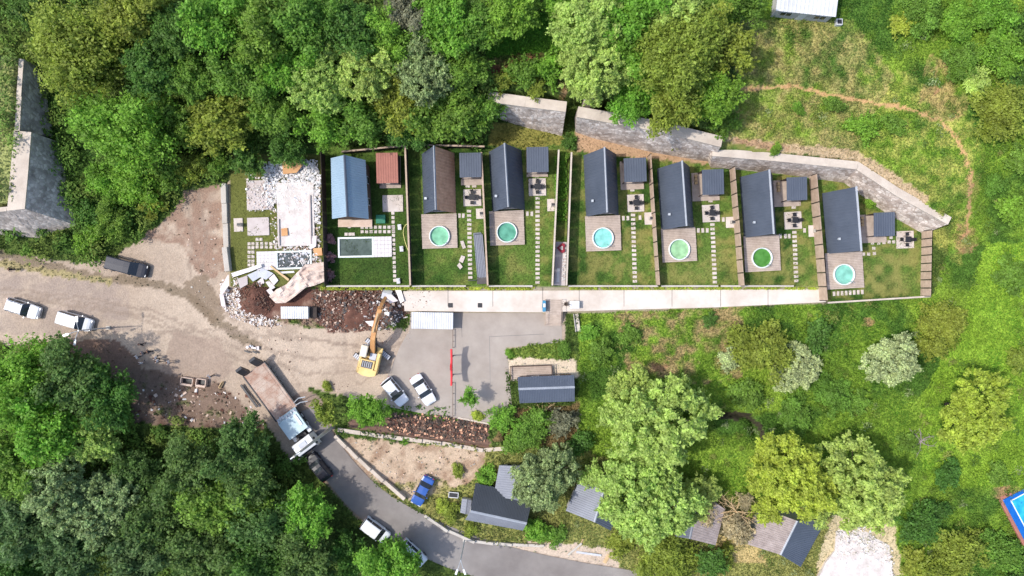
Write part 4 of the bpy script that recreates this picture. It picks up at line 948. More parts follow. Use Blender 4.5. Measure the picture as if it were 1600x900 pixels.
# workshop in the middle with its timber platform
gabled('corrugated_shed', 'blue-grey corrugated gabled shed right of the parking yard', [(809,589),(897,586),(898,627),(812,630)], [(810,608),(898,605)], 2.3, 2.9, -.2, ('slate', 'slate'), 'brown_wall', .22)
pf = thing('timber_platform', 'pinkish timber platform with dark back rail above the corrugated shed', 'platform', P(830, 584, .2), R(2))
for k in range(8): MB().box((0, -.75 + k * .24, .3), (5.7, .22, .08)).obj('plank', 'deck_wood', pf)
MB().box((0, 0, .05), (5.5, 1.8, .4)).obj('base', 'dark_wood', pf); MB().box((0, 1.15, .75), (5.8, .08, .8)).obj('back_rail', 'brown_wall', pf)
for x in (-2.8, 2.8): MB().box((x, .2, .7), (.1, 1.9, .12)).obj('side_rail', 'brown_wall', pf)
# ------------------------------------------------------------------ lower cottages
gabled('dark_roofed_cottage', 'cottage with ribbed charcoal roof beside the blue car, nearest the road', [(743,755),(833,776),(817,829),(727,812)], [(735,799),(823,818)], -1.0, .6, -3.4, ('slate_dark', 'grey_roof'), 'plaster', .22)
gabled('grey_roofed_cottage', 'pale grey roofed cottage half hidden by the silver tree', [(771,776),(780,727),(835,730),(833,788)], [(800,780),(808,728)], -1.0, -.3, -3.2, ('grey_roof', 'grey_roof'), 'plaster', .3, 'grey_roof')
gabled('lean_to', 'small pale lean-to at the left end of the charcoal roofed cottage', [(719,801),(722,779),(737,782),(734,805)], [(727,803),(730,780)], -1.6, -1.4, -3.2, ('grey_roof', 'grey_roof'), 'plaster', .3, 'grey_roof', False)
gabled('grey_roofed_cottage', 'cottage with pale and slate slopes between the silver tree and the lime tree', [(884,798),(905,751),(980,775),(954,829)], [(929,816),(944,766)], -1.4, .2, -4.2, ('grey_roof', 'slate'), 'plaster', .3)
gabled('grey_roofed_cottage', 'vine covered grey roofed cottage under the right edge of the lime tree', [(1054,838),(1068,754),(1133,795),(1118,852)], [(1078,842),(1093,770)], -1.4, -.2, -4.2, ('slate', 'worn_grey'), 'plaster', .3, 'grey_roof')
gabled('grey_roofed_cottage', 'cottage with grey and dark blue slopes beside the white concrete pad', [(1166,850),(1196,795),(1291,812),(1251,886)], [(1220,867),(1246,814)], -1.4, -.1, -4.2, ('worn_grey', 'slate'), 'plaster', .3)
wp = sheet('concrete_slab', [(1330,812),(1360,820),(1363,838),(1390,852),(1392,880),(1396,905),(1275,912),(1290,880),(1305,860),(1306,830)], h1(*P(1345, 860, -4)[:2]) + .25, 'slab_white', .8, 'rough white concrete slab of a removed cottage', 'structure')
# blue pool at the right edge
bp_ = thing('swimming_pool', 'bright blue pool cut by the right edge of the picture', 'pool', PT(1606, 800), R(28))
MB().box((0, 0, .25), (5.2, 7.0, .9), bev=.06).obj('outer_wall', 'pool_blue', bp_); MB().box((.3, .2, .72), (3.9, 5.4, .02)).obj('water', watermat('water_blue', srgb(40, 165, 225)), bp_)
for q in ((-2.75, 0, .5, 7.4), (-.1, 3.7, 5.2, .5)): MB().box((q[0], q[1], .3), (q[2], q[3], .5), bev=.08).obj('brick_rim', 'red_roof', bp_)
for q in ((.3, 2.95, 4.1, .14), (.3, -2.55, 4.1, .14), (-1.7, .2, .14, 5.5)): MB().box((q[0], q[1], .74), (q[2], q[3], .06)).obj('edge', 'rim', bp_)
# planks and junk by the road end
for lb, x, y, l, w, a, m in [('pale plank lying at the roadside near the bottom edge', 898, 858, 2.6, .3, 40, 'concrete'), ('second pale plank crossing at the roadside near the bottom edge', 907, 850, 1.6, .2, 62, 'pale_wood'),
                             ('long thin board along the road end', 920, 865, 3.6, .3, -8, 'panel_grey'), ('short yellowish board at the end of the roadside boards', 948, 873, 1.4, .5, 60, 'pale_wood')]:
    p = PT(x, y); o = MB().box((0, 0, .09), (l, w, .1), bev=.01).obj('plank', m, None, p, R(a)); o['label'] = lb; o['category'] = 'plank'
fr = thing('metal_frame_box', 'open dark box with pale frame on the grass right of the blue car', 'box', PT(709, 772), R(-5))
MB().box((0, 0, .25), (1.2, .65, .5)).obj('body', 'black_plastic', fr)
for q in ((0, .35, 1.35, .09), (0, -.35, 1.35, .09), (.65, 0, .09, .65), (-.65, 0, .09, .65)): MB().box((q[0], q[1], .52), (q[2], q[3], .07)).obj('frame', 'white_metal', fr)
# ------------------------------------------------------------------ lamp posts
def lampost(label, x, y, h, arms, rot, r=.11):
    o = thing('street_lamp', label, 'street lamp', PT(x, y), R(rot))
    MB().cyl((0, 0, -.2), (0, 0, h), r, r * .55, 10).obj('pole', 'zinc', o); MB().box((0, 0, .1), (.5, .5, .3)).obj('base', 'concrete', o)
    for a in arms:
        dx, dy = math.cos(R(a)), math.sin(R(a))
        ar = MB().tube([(0, 0, h - .1), (dx * .8, dy * .8, h + .25), (dx * 1.2, dy * 1.2, h + .25)], .04, 6).obj('arm', 'zinc', o)
        MB().box((dx * 1.5, dy * 1.5, h + .25), (.75, .28, .12), R(a), bev=.03).obj('lamp_head', 'lamp_white', ar)
lampost('street lamp with a cluster of arms beside the white van at the left', 170, 512, 6.7, (90, 260, 200), 0)
lampost('slim street lamp standing in the curve of the asphalt road near the bottom', 726, 843, 7.6, (-110, -70), 0)
tp = thing('utility_pole', 'very tall slender pale pole leaning over the picture by the truck cab', 'pole', PT(518, 668))
MB().cyl((0, 0, -.2), (0, 0, 16.5), .26, .12, 10).obj('mast', 'concrete', tp); MB().box((0, 0, 15.9), (1.4, .12, .12), R(35)).obj('cross_arm', 'zinc', tp)
# ------------------------------------------------------------------ cars
def car(name, label, cat, x, y, vx, vy, L=4.5, W=1.82, kind='sedan', m='car_white', zo=0.0, sunroof=False, rails=False):
    b = PT(x, y, .7); o = thing(name, label, cat, (b[0], b[1], b[2] + zo), head(vx, vy)); hL = L / 2; hw = W / 2
    # stations: x, half width, belt z, roof z (= belt outside the cabin), roof half width
    bz, rz = (.92, 1.46) if kind == 'sedan' else (1.0, 1.68) if kind == 'suv' else (1.12, 1.92) if kind == 'van' else (.95, 1.5)
    if kind == 'sedan': st = [(-1, .62, .5, 0), (-.97, .86, .78, 0), (-.88, .96, .98, 0), (-.62, 1, 1.0, 0), (-.36, 1, 1.0, .97), (-.1, 1, 1, 1.0), (.12, 1, 1, .98), (.42, 1, .98, 0), (.7, .98, .92, 0), (.9, .9, .82, 0), (.97, .78, .66, 0), (1, .6, .5, 0)]
    elif kind == 'suv': st = [(-1, .7, .6, 0), (-.98, .88, .85, 0), (-.92, .97, 1, 0), (-.78, 1, 1, .95), (-.4, 1, 1, 1), (-.05, 1, 1, 1.0), (.16, 1, 1, .97), (.44, 1, 1, 0), (.72, .98, .95, 0), (.9, .9, .86, 0), (.97, .78, .7, 0), (1, .6, .5, 0)]
    elif kind == 'pickup': st = [(-1, .84, .7, 0), (-.97, .94, .9, 0), (-.6, 1, .92, 0), (-.34, 1, 1, 0), (-.24, 1, 1, .96), (0, 1, 1, 1.0), (.15, 1, 1, .97), (.4, 1, 1, 0), (.7, .98, .95, 0), (.9, .9, .86, 0), (.97, .78, .7, 0), (1, .6, .5, 0)]
    else: st = [(-1, .8, .6, 0), (-.985, .92, .9, 0), (-.97, .98, 1, 0), (-.92, 1, 1, .96), (-.5, 1, 1, 1), (.0, 1, 1, 1.0), (.28, 1, 1, .98), (.58, 1, .98, 0), (.78, .98, .9, 0), (.92, .9, .8, 0), (.98, .78, .66, 0), (1, .62, .5, 0)]
    z0 = .24; rings = []
    for s, w, bzf, rf in st:
        X = s * hL; w_ = w * hw; B_ = bz * bzf; cab = rf > 0; top = rz * rf if cab else B_ + .035; tw = w_ * (.76 if kind != 'van' else .84) if cab else w_ * .82
        half = [(w_ * .9, z0), (w_, z0 + .18), (w_ * 1.0, B_ * .75), (w_ * .97, B_), (tw * 1.02, top - (.07 if cab else .0)), (tw * .88, top + (.0 if cab else .02)), (0, top + .035)]
        rings.append([(X, -a, z) for a, z in half] + [(X, a, z) for a, z in half[-2::-1]])
    nR = len(rings[0]); body = MB(); sws = {3: MB(), 8: MB()}; fw = MB(); rw = MB()
    cabi = [i for i, q in enumerate(st) if q[3] > 0]; c0, c1 = cabi[0], cabi[-1]
    for i in range(len(st) - 1):
        for j in range(nR - 1):
            q = [rings[i][j], rings[i + 1][j], rings[i + 1][j + 1], rings[i][j + 1]]
            side = j in (3, 8); topf = j in (4, 5, 6, 7)
            if c0 <= i < c1 and side: sws[j].quad(*q)
            elif i == c1 and (topf): fw.quad(*q)
            elif i == c0 - 1 and topf: rw.quad(*q)
            elif i in (c1, c0 - 1) and side: sws[j].quad(*q)
            else: body.quad(*q)
    for rgi in (0, -1): body.add(rings[rgi], [tuple(range(nR))])
    body.box((0, 0, z0 + .1), (L * .92, W * .86, .2))
    bo = body.obj('body', m, o); [q_.obj('side_window', 'glass', o) for q_ in sws.values()]; fw.obj('windscreen', 'glass', o); rw.obj('rear_window', 'glass', o)
    me = bo.data
    for s in (-1, 1):   # pillars
        for i in (c0, (c0 + c1) // 2, c1):
            a = Vector(rings[i][3]); t = Vector(rings[i][4])
            if s > 0: a.y, t.y = -a.y, -t.y
            MB().tube([a + Vector((0, s * .015, 0)), t + Vector((0, s * .015, 0))], .035, 6).obj('pillar', m, o)
        MB().box((st[c1][0] * hL + .28, s * (hw + .1), bz + .02), (.16, .2, .14), bev=.03).obj('mirror', m, o)
        MB().box((hL * .955, s * hw * .62, bz * .72), (.12, .36, .13), bev=.03).obj('headlight', 'lamp_white', o)
        MB().box((-hL * .985, s * hw * .72, bz * .85), (.08, .26, .16), bev=.02).obj('tail_light', 'lamp_red', o)
        for fx in (-.6, .62):
            w_ = MB().cyl((fx * hL, s * (hw - .2), .33), (fx * hL, s * (hw + .015), .33), .33, n=16).obj('tyre', 'rubber', o)
            MB().cyl((fx * hL, s * (hw + .005), .33), (fx * hL, s * (hw + .025), .33), .2, n=10).obj('rim', 'chrome', w_)
        if rails: MB().tube([(st[c0][0] * hL + .2, s * hw * .68, rz + .06), (st[c1][0] * hL - .1, s * hw * .68, rz + .05)], .03, 6).obj('roof_rail', 'dark_metal', o)
    MB().box((hL * .985, 0, .45), (.08, W * .5, .16), bev=.02).obj('grille', 'black_plastic', o)
    MB().box((-hL * .992, 0, .62), (.03, .5, .12)).obj('number_plate', 'lamp_white', o)
    if sunroof: MB().box((L * sunroof, 0, rz + .035), (.5, W * .56, .02)).obj('sunroof', 'glass', o)
    if kind == 'pickup': MB().box((-hL * .66, 0, bz * .94), (L * .26, W * .72, .05)).obj('load_bed', 'dark_metal', o)
    return o
car('parked_van', 'dark grey minibus parked on the earth beside the stone wall foot', 'van', 200, 417, 66, 17, 5.5, 1.98, 'van', 'car_grey', rails=False)
car('parked_car', 'white SUV with dark sunroof at the left edge of the road', 'car', 36, 482, 54, 17, 4.75, 1.9, 'suv', 'car_white', sunroof=-.02, rails=True)
car('parked_van', 'white panel van beside the street lamp at the left', 'van', 119, 502, 54, 16, 4.5, 1.86, 'van', 'car_white')
car('parked_car', 'white SUV half under the round tree in the parking yard', 'car', 617, 612, 28, 34, 4.25, 1.85, 'suv', 'car_white', sunroof=.02)
car('parked_car', 'white saloon car in the parking yard next to the red gate', 'car', 661, 609, 26, 41, 4.5, 1.82, 'sedan', 'car_white')
car('parked_car', 'black SUV on the asphalt road behind the truck cab', 'car', 498, 729, -27, -34, 4.3, 1.85, 'suv', 'car_black', sunroof=-.08, rails=True)
car('parked_car', 'blue saloon car on the grass verge beside the bare lot', 'car', 660, 767, -22, 42, 4.4, 1.78, 'sedan', 'car_blue')
car('parked_van', 'white van at the road edge under the lower trees', 'van', 587, 828, 32, 24, 4.2, 1.85, 'van', 'car_white')
car('parked_car', 'white car mostly hidden by the bright tree at the bottom', 'car', 645, 864, 30, 28, 4.4, 1.82, 'suv', 'car_white')
# ------------------------------------------------------------------ lowbed truck
b = P(440, 628, 0); lt = thing('lowbed_truck', 'lowbed transporter with earth stained deck, pale blue gooseneck and white cab', 'truck', (b[0], b[1], 0.02), head(92, 125))
lt.scale = (1.05, 1.16, 1.0)
MB().box((-1.9, 0, .95), (7.2, 3.0, .22), bev=.03).obj('deck', 'bed_dirt', lt)
for k in range(9): MB().box((-4.9 + k * .75, 0, 1.075), (.68, 2.3, .05)).obj('deck_board', 'bed_dirt', lt)
for s in (-1, 1):
    MB().box((-1.9, s * 1.52, .98), (7.3, .14, .34), bev=.02).obj('side_beam', 'dark_metal', lt)
    MB().add([(-5.4, s * 1.35, .9), (-5.4, s * .55, .9), (-5.55, s * .55, 1.6), (-5.55, s * 1.35, 1.6), (-6.25, s * 1.35, 2.7), (-6.25, s * .55, 2.7), (-6.6, s * 1.35, 2.55), (-6.6, s * .55, 2.55), (-5.8, s * 1.35, .85), (-5.8, s * .55, .85)],
             [(0, 1, 2, 3), (3, 2, 5, 4), (4, 5, 7, 6), (6, 7, 9, 8), (0, 3, 8), (3, 4, 6, 8), (1, 9, 2), (2, 9, 7, 5)]).obj('loading_ramp', 'dark_metal', lt)
    for x in (-4.6, -3.3, -2.0):
        w_ = MB().cyl((x, s * .95, .45), (x, s * 1.45, .45), .45, n=16).obj('tyre', 'rubber', lt); MB().cyl((x, s * 1.44, .45), (x, s * 1.47, .45), .24, n=10).obj('rim', 'zinc', w_)
    for x in (3.0, 4.2, 6.6):
        w_ = MB().cyl((x, s * .75, .5), (x, s * 1.2, .5), .5, n=16).obj('tyre', 'rubber', lt); MB().cyl((x, s * 1.19, .5), (x, s * 1.22, .5), .28, n=10).obj('rim', 'zinc', w_)
MB().add([(1.6, -1.3, 1.1), (1.6, 1.3, 1.1), (2.2, 1.3, 1.75), (2.2, -1.3, 1.75), (4.7, 1.3, 1.8), (4.7, -1.3, 1.8), (4.7, 1.3, 1.45), (4.7, -1.3, 1.45), (2.3, 1.3, 1.35), (2.3, -1.3, 1.35)],
         [(0, 1, 2, 3), (3, 2, 4, 5), (5, 4, 6, 7), (7, 6, 8, 9), (9, 8, 1, 0), (1, 8, 2), (2, 8, 6, 4), (0, 3, 9), (3, 5, 7, 9)]).obj('gooseneck', 'pale_blue', lt)
for k in range(7): MB().box((1.75 + random.uniform(0, .35), -1.1 + k * .36, 1.65 + random.uniform(0, .1)), (.5, .18, .12), R(random.uniform(-20, 20))).obj('chock', 'panel_grey', lt)
MB().box((3.2, .9, 1.85), (1.6, .3, .08)).obj('beam', 'zinc', lt)
MB().box((5.0, 0, .85), (4.4, .9, .3)).obj('chassis', 'black_plastic', lt)
cb = MB(); cbp = [(5.55, 1.0), (5.5, 2.75), (5.65, 2.95), (6.7, 2.98), (7.1, 2.75), (7.35, 1.75), (7.4, .6), (5.55, .6)]
n = len(cbp); cb.add([(x, -1.22, z) for x, z in cbp] + [(x, 1.22, z) for x, z in cbp], [tuple(range(n)), tuple(range(2 * n - 1, n - 1, -1))] + [(i, n + i, n + (i + 1) % n, (i + 1) % n) for i in range(n)])
co = cb.obj('cab', 'truck_white', lt)
MB().add([(7.13, -1.05, 2.7), (7.13, 1.05, 2.7), (7.37, 1.08, 1.85), (7.37, -1.08, 1.85)], [(0, 1, 2, 3)]).obj('windscreen', 'glass', lt)
MB().box((6.1, 0, 3.02), (.6, 1.0, .12), bev=.04).obj('roof_hatch', 'panel_grey', lt)
for s in (-1, 1):
    MB().box((6.6, s * 1.235, 2.2), (.9, .03, .75)).obj('side_window', 'glass', lt); MB().box((7.35, s * 1.45, 2.3), (.15, .3, .6), bev=.03).obj('mirror', 'black_plastic', lt)
    MB().box((4.9, s * 1.0, .8), (.9, .5, .5), bev=.05).obj('fuel_tank', 'zinc', lt)
MB().box((5.2, -.4, 1.5), (.3, .3, 1.2)).obj('air_filter', 'dark_metal', lt)
MB().tube([(1.1, 1.5, 1.2), (1.0, 2.4, 1.9), (1.4, 3.2, 2.0)], .06, 6).tube([(1.5, 1.5, 1.3), (1.6, 2.3, 1.7), (2.0, 3.0, 1.6)], .06, 6).obj('jib_arm', 'zinc', lt)
lo = MB().box((0, 0, 0), (3.8, .3, .18), bev=.02).obj('steel_beam', 'dark_metal', None, PT(391, 618), head(92, 125)); lo.location.z += .4; lo['label'] = 'long dark steel beam on the ground left of the transporter'; lo['category'] = 'beam'
rk = thing('scrap_heap', 'small heap of white scrap behind the transporter ramps', 'scrap', P(396, 546, 0))
for k in range(9): MB().box((random.uniform(-.8, .9), random.uniform(-.5, .5), .15 + random.uniform(0, .25)), (random.uniform(.3, .9), random.uniform(.15, .4), .12), random.uniform(0, 3)).obj('scrap_piece', random.choice(['panel_white', 'dark_metal', 'panel_grey']), rk)
# ------------------------------------------------------------------ excavator, boom along local +Y
b = P(583, 556, 0); ex = thing('excavator', 'yellow tracked excavator with orange boom digging in the soil heap', 'excavator', (b[0], b[1], 0.03), R(-13))
for s in (-1, 1):
    tr_ = [(-1.9, .12), (-2.15, .45), (-1.9, .78), (1.9, .78), (2.15, .45), (1.9, .12)]; n = len(tr_)
    t = MB(); t.add([(s * 1.3 - .3, y, z) for y, z in tr_] + [(s * 1.3 + .3, y, z) for y, z in tr_], [tuple(range(n)), tuple(range(2 * n - 1, n - 1, -1))] + [(i, n + i, n + (i + 1) % n, (i + 1) % n) for i in range(n)])
    to = t.obj('track', 'dark_metal', ex, rz=R(64))
    for k in range(15): MB().box((s * 1.3, -1.9 + k * .27, .8), (.62, .2, .06)).obj('track_shoe', 'panel_grey', to)
MB().cyl((0, 0, .5), (0, 0, 1.05), .8, n=18).obj('turntable', 'dark_metal', ex)
MB().box((0, -.35, 1.2), (2.7, 3.6, .3), bev=.05).obj('platform', 'yellow_paint', ex)
cw_ = [(-1.35, -1.6), (-1.2, -2.3), (-.5, -2.55), (.5, -2.55), (1.2, -2.3), (1.35, -1.6)]
MB().prism(cw_, 1.3, 2.35).obj('counterweight', 'yellow_paint', ex)
MB().box((-.2, -1.0, 1.85), (2.1, 1.3, .95), bev=.06).obj('engine_cover', 'yellow_paint', ex); MB().box((-.15, -1.0, 2.33), (1.5, .95, .06)).obj('engine_hatch', 'dark_wall', ex)
for k in range(5): MB().box((-.7 + k * .27, -1.0, 2.38), (.07, .8, .03)).obj('grille_bar', 'panel_grey', ex)
MB().box((1.12, -.5, 1.75), (.45, 2.6, .8), bev=.05).obj('side_box', 'yellow_paint', ex); MB().box((-1.22, -.9, 1.7), (.25, 1.6, .7), bev=.05).obj('side_box', 'yellow_paint', ex)
MB().box((.35, .1, 1.65), (.9, 1.0, .55), bev=.04).obj('tank', 'panel_grey', ex)
cb_ = MB().box((-.85, .75, 2.15), (.95, 1.6, 1.6), bev=.1).obj('cab', 'cream', ex)
MB().box((-.85, 1.57, 2.25), (.78, .03, 1.1)).obj('windscreen', 'glass', cb_); MB().box((-1.34, .75, 2.35), (.03, 1.2, .9)).obj('side_window', 'glass', cb_); MB().box((-.36, .75, 2.35), (.03, 1.2, .9)).obj('side_window', 'glass', cb_)
def beam(pts, hts, w):
    m = MB(); vs = []
    for (y, z), h_ in zip(pts, hts): vs += [(-w / 2, y, z - h_ / 2), (w / 2, y, z - h_ / 2), (w / 2, y, z + h_ / 2), (-w / 2, y, z + h_ / 2)]
    fs = [(0, 1, 2, 3), tuple(len(vs) - 4 + k for k in (3, 2, 1, 0))]
    for i in range(len(pts) - 1):
        for k in range(4): fs.append((4 * i + k, 4 * i + 4 + k, 4 * i + 4 + (k + 1) % 4, 4 * i + (k + 1) % 4))
    return m.add(vs, fs)
beam([(.5, 1.6), (2.2, 3.6), (3.6, 4.1), (5.9, 3.5)], [.5, .75, .7, .35], .62).obj('boom', 'orange_paint', ex, (.12, 0, 0)).scale = (1, 1.2, 1)
beam([(5.6, 3.9), (6.3, 2.9), (7.0, 1.2)], [.45, .5, .3], .42).obj('stick', 'orange_paint', ex, (.12, 0, 0)).scale = (1, 1.2, 1)
for s in (-.42, .42): MB().tube([(.12 + s, .9, 1.35), (.12 + s, 2.0, 2.5)], .12, 8).tube([(.12 + s, 2.0, 2.5), (.12 + s, 2.9, 3.5)], .07, 8).obj('hydraulic_cylinder', 'dark_metal', ex)
MB().tube([(.12, 3.6, 4.6), (.12, 6.2, 4.3)], .1, 8).obj('hydraulic_cylinder', 'pale_wood', ex)
bk = MB(); bp2 = [(6.7, 1.3), (7.5, 1.25), (8.0, .8), (7.9, .3), (7.4, .1), (7.3, .3), (7.6, .5), (7.6, .8), (7.2, .95), (6.7, 1.0)]; n = len(bp2)
bk.add([(-.5, y, z) for y, z in bp2] + [(.74, y, z) for y, z in bp2], [(i, n + i, n + (i + 1) % n, (i + 1) % n) for i in range(n)] + [tuple(range(n)), tuple(range(2 * n - 1, n - 1, -1))])
bko = bk.obj('bucket', 'panel_grey', ex); bko.location = (0, 1.35, 0)
for k in range(5): MB().box((-.4 + k * .26, 7.3, .12), (.1, .3, .1)).obj('tooth', 'zinc', bko)
for s in (-1.3, 1.3): MB().tube([(s, -2.2, 1.4), (s, -2.2, 2.6), (s, .2, 2.6), (s, .2, 1.4)], .03, 5).obj('handrail', 'yellow_paint', ex)
# ------------------------------------------------------------------ people
def person(label, x, y, rot, top, trous, stride=.18, arm=.12, h=1.74):
    s = h / 1.74; g = PT(x, y)
    vt = {}; ed = []; rad = []
    def v(n, co, r, to=None):
        vt[n] = len(vt); pts.append(Vector(co) * s); rad.append(r * s)
        if to: ed.append((vt[to], vt[n]))
    pts = []
    v('pelvis', (0, 0, .95), (.16)); v('waist', (0, 0, 1.1), .145, 'pelvis'); v('chest', (0, 0, 1.3), .17, 'waist'); v('neckb', (0, 0, 1.45), .1, 'chest'); v('neck', (.0, .01, 1.52), .055, 'neckb')
    v('jaw', (0, .03, 1.58), .075, 'neck'); v('face', (0, .03, 1.64), .092, 'jaw'); v('crown', (0, .0, 1.71), .075, 'face')
    for q, sd in ((1, 'r'), (-1, 'l')):
        st = stride * q
        v('hip' + sd, (.09 * q, 0, .88), .1, 'pelvis'); v('knee' + sd, (.1 * q, st * .6 + .03, .5), .068, 'hip' + sd); v('ankle' + sd, (.1 * q, st, .1), .045, 'knee' + sd); v('heel' + sd, (.1 * q, st, .05), .045, 'ankle' + sd); v('toe' + sd, (.12 * q, st + .18, .035), .035, 'heel' + sd)
        v('sho' + sd, (.18 * q, 0, 1.41), .075, 'neckb'); v('elb' + sd, (.25 * q, -st * arm * 4, 1.13), .05, 'sho' + sd); v('wri' + sd, (.26 * q, .12 - st * .5, .9), .034, 'elb' + sd); v('palm' + sd, (.26 * q, .15 - st * .5, .84), .04, 'wri' + sd)
        for k in range(4): v(f'f{k}{sd}', (.26 * q, .12 + k * .022 - st * .5, .76), .011, 'palm' + sd); v(f't{k}{sd}', (.245 * q, .125 + k * .022 - st * .5, .72 + .01 * abs(k - 1)), .009, f'f{k}{sd}')
        v('thumb' + sd, (.235 * q, .2 - st * .5, .81), .011, 'palm' + sd)
    me = bpy.data.meshes.new('person'); me.from_pydata([tuple(p) for p in pts], ed, [])
    o = bpy.data.objects.new('person', me); COL.objects.link(o)
    md = o.modifiers.new('Skin', 'SKIN'); md.use_smooth_shade = True
    for i, r in enumerate(rad): me.skin_vertices[0].data[i].radius = (r, r); 
    me.skin_vertices[0].data[0].use_root = True
    o.modifiers.new('Sub', 'SUBSURF').levels = 1
    dg = bpy.context.evaluated_depsgraph_get(); m2 = bpy.data.meshes.new_from_object(o.evaluated_get(dg))
    o.modifiers.clear(); o.data = m2
    m2.materials.clear()
    for nm in ('skin', top, trous, 'hair', 'rubber'): m2.materials.append(MATS[nm])
    for p in m2.polygons:
        c = p.center / s; p.use_smooth = True
        p.material_index = 3 if c.z > 1.66 or (c.z > 1.58 and c.y < -.0) else 0 if c.z > 1.47 else 4 if c.z < .1 else 0 if (abs(c.x) > .19 and c.z < .9) else 1 if c.z > .98 or abs(c.x) > .2 else 2
    hd = MB()
    for q in (-1, 1): hd.box((.035 * q * s, .118 * s, 1.635 * s), (.02, .01, .012), mi=1); hd.box((.09 * q * s, .01, 1.63 * s), (.02, .04, .06), bev=.008)
    hd.box((0, .13 * s, 1.605 * s), (.025, .03, .04), bev=.008); hd.box((0, .108 * s, 1.565 * s), (.045, .012, .012), mi=1)
    hd.obj('face_features', ['skin', 'hair'], o)
    o.location = g; o.rotation_euler = (0, 0, R(rot)); o['label'] = label; o['category'] = 'person'
    return o
person('person in dark clothes walking alone on the road at the left edge', 25, 421, -80, 'cloth_black', 'cloth_navy', .25)
person('person in black standing at the top of the small group by the road', 226, 537, 170, 'cloth_black', 'cloth_black')
person('person in dark clothes on the right of the small group', 238, 548, 120, 'cloth_navy', 'cloth_black')
person('person in grey top in the middle of the small group', 229, 551, -60, 'cloth_grey', 'cloth_black')
person('person in white shirt on the left of the small group', 220, 557, -40, 'cloth_white', 'cloth_navy')
person('person in white shirt at the bottom of the small group beside the trees', 226, 566, 20, 'cloth_white', 'cloth_grey')
person('person in white top with another close behind, right of the small group', 252, 563, 70, 'cloth_white', 'cloth_navy')
person('person in pale top directly behind the pair right of the small group', 249, 558, 60, 'cloth_white', 'cloth_black')
person('person in white standing apart, right of the pair near the road', 269, 565, 90, 'cloth_white', 'cloth_grey')
person('person in white standing beside the two beige crates', 332, 587, -30, 'cloth_white', 'cloth_black', .2)
# ------------------------------------------------------------------ beige crates
for lb, x, y, w in [('larger beige open crate left of the other on the brown soil', 295, 595, 1.6), ('smaller beige open crate right of the other on the brown soil', 317, 597, 1.3)]:
    o = thing('open_crate', lb, 'crate', PT(x, y), R(-8)); d = .95
    for q in ((0, d / 2, w, .1), (0, -d / 2, w, .28), (w / 2, 0, .12, d - .1), (-w / 2, 0, .12, d - .1)): MB().box((q[0], q[1], .35), (q[2], q[3], .7), bev=.02).obj('side', 'sheet_tan', o)
    MB().box((0, 0, .06), (w - .2, d - .2, .06)).obj('bottom', 'black_plastic', o)
gr = MB().box((0, 0, .25), (1.1, .35, .4), bev=.12).obj('rolled_bundle', 'pale_wood', None, PT(347, 601), R(60)); gr['label'] = 'pale rolled bundle on the ground right of the beige crates'; gr['category'] = 'bundle'
# ------------------------------------------------------------------ rubble, debris
def scatter(name, label, cat, n, poly, size, mats, zadd=0.0, flat=.5, mound=None, seed=0):
    mb = MB(); r = random.Random(seed); k = 0
    xs = [p[0] for p in poly]; ys = [p[1] for p in poly]
    while k < n:
        x, y = r.uniform(min(xs), max(xs)), r.uniform(min(ys), max(ys))
        if not inpoly(np.array([x]), np.array([y]), poly)[0]: continue
        p = P(x, y, .0); z = h1(p[0], p[1]); p = P(x, y, z)
        s = size * (0.35 + 1.3 * r.random() ** 2.2)
        M = Matrix.Rotation(r.uniform(0, 6.28), 4, 'Z') @ Matrix.Rotation(r.uniform(-.5, .5), 4, 'X') @ Matrix.Rotation(r.uniform(-.5, .5), 4, 'Y')
        hm = (mound(x, y) if mound else 0)
        if r.random() < .5: mb.box((p[0], p[1], z + zadd + hm + s * .12), (s * r.uniform(.6, 1.3), s * r.uniform(.4, 1), s * flat * r.uniform(.2, .6)), M=M, mi=r.randrange(len(mats)))
        else:
            a = Vector((p[0], p[1], z + zadd + hm)); vs = [a + M @ Vector((r.uniform(-1, 1), r.uniform(-1, 1), r.uniform(-.4, .4) * flat)) * s * .6 for _ in range(4)]
            mb.add(vs, [(0, 1, 2), (0, 2, 3), (0, 3, 1), (1, 3, 2)], r.randrange(len(mats)))
        k += 1
    o = mb.obj(name, mats); o['kind'] = 'stuff'; o['label'] = label; o['category'] = cat; return o
def mound(name, label, cx, cy, rx, ry, h, m, rough=.35, seed=3):
    b = PT(cx, cy); n, k = 40, 14; vs = []; 
    for j in range(k + 1):
        for i in range(n):
            a = 6.28318 * i / n; f = j / k; wob = 1 + .18 * float(fbm(np.array([math.cos(a) * 1.7 + seed]), np.array([math.sin(a) * 1.7]), seed)[0] - .5) * 2
            X, Y = math.cos(a) * rx * K * f * wob, math.sin(a) * ry * K * f * wob
            z = h * (1 - f * f) ** 1.3 + rough * (float(vnoise(np.array([X * 1.5 + 9]), np.array([Y * 1.5]), seed)[0]) - .5) * (1 - f ** 3) - .12 * f
            vs.append((X, Y, z))
    o = MB().add(vs, [(j * n + i, j * n + (i + 1) % n, (j + 1) * n + (i + 1) % n, (j + 1) * n + i)[::-1] for j in range(k) for i in range(n)]).obj(name, m, None, b, smooth=True)
    o['kind'] = 'stuff'; o['label'] = label; o['category'] = 'soil'; return o
MH = [(402,466,30,27,1.5),(556,480,66,34,.9),(612,488,22,20,1.0)]
def mh(x, y): return max([h_ * max(0, 1 - ((x - a) / rx_) ** 2 - ((y - b_) / ry_) ** 2) ** 1.3 for a, b_, rx_, ry_, h_ in MH]) - .1
mound('soil_heap', 'brown earth heap among the broken panels', 402, 466, 30, 27, 1.5, 'soil')
mound('soil_heap', 'broad reddish brown earth heap under the excavator bucket', 556, 480, 66, 34, .9, 'soil', .5, 5)
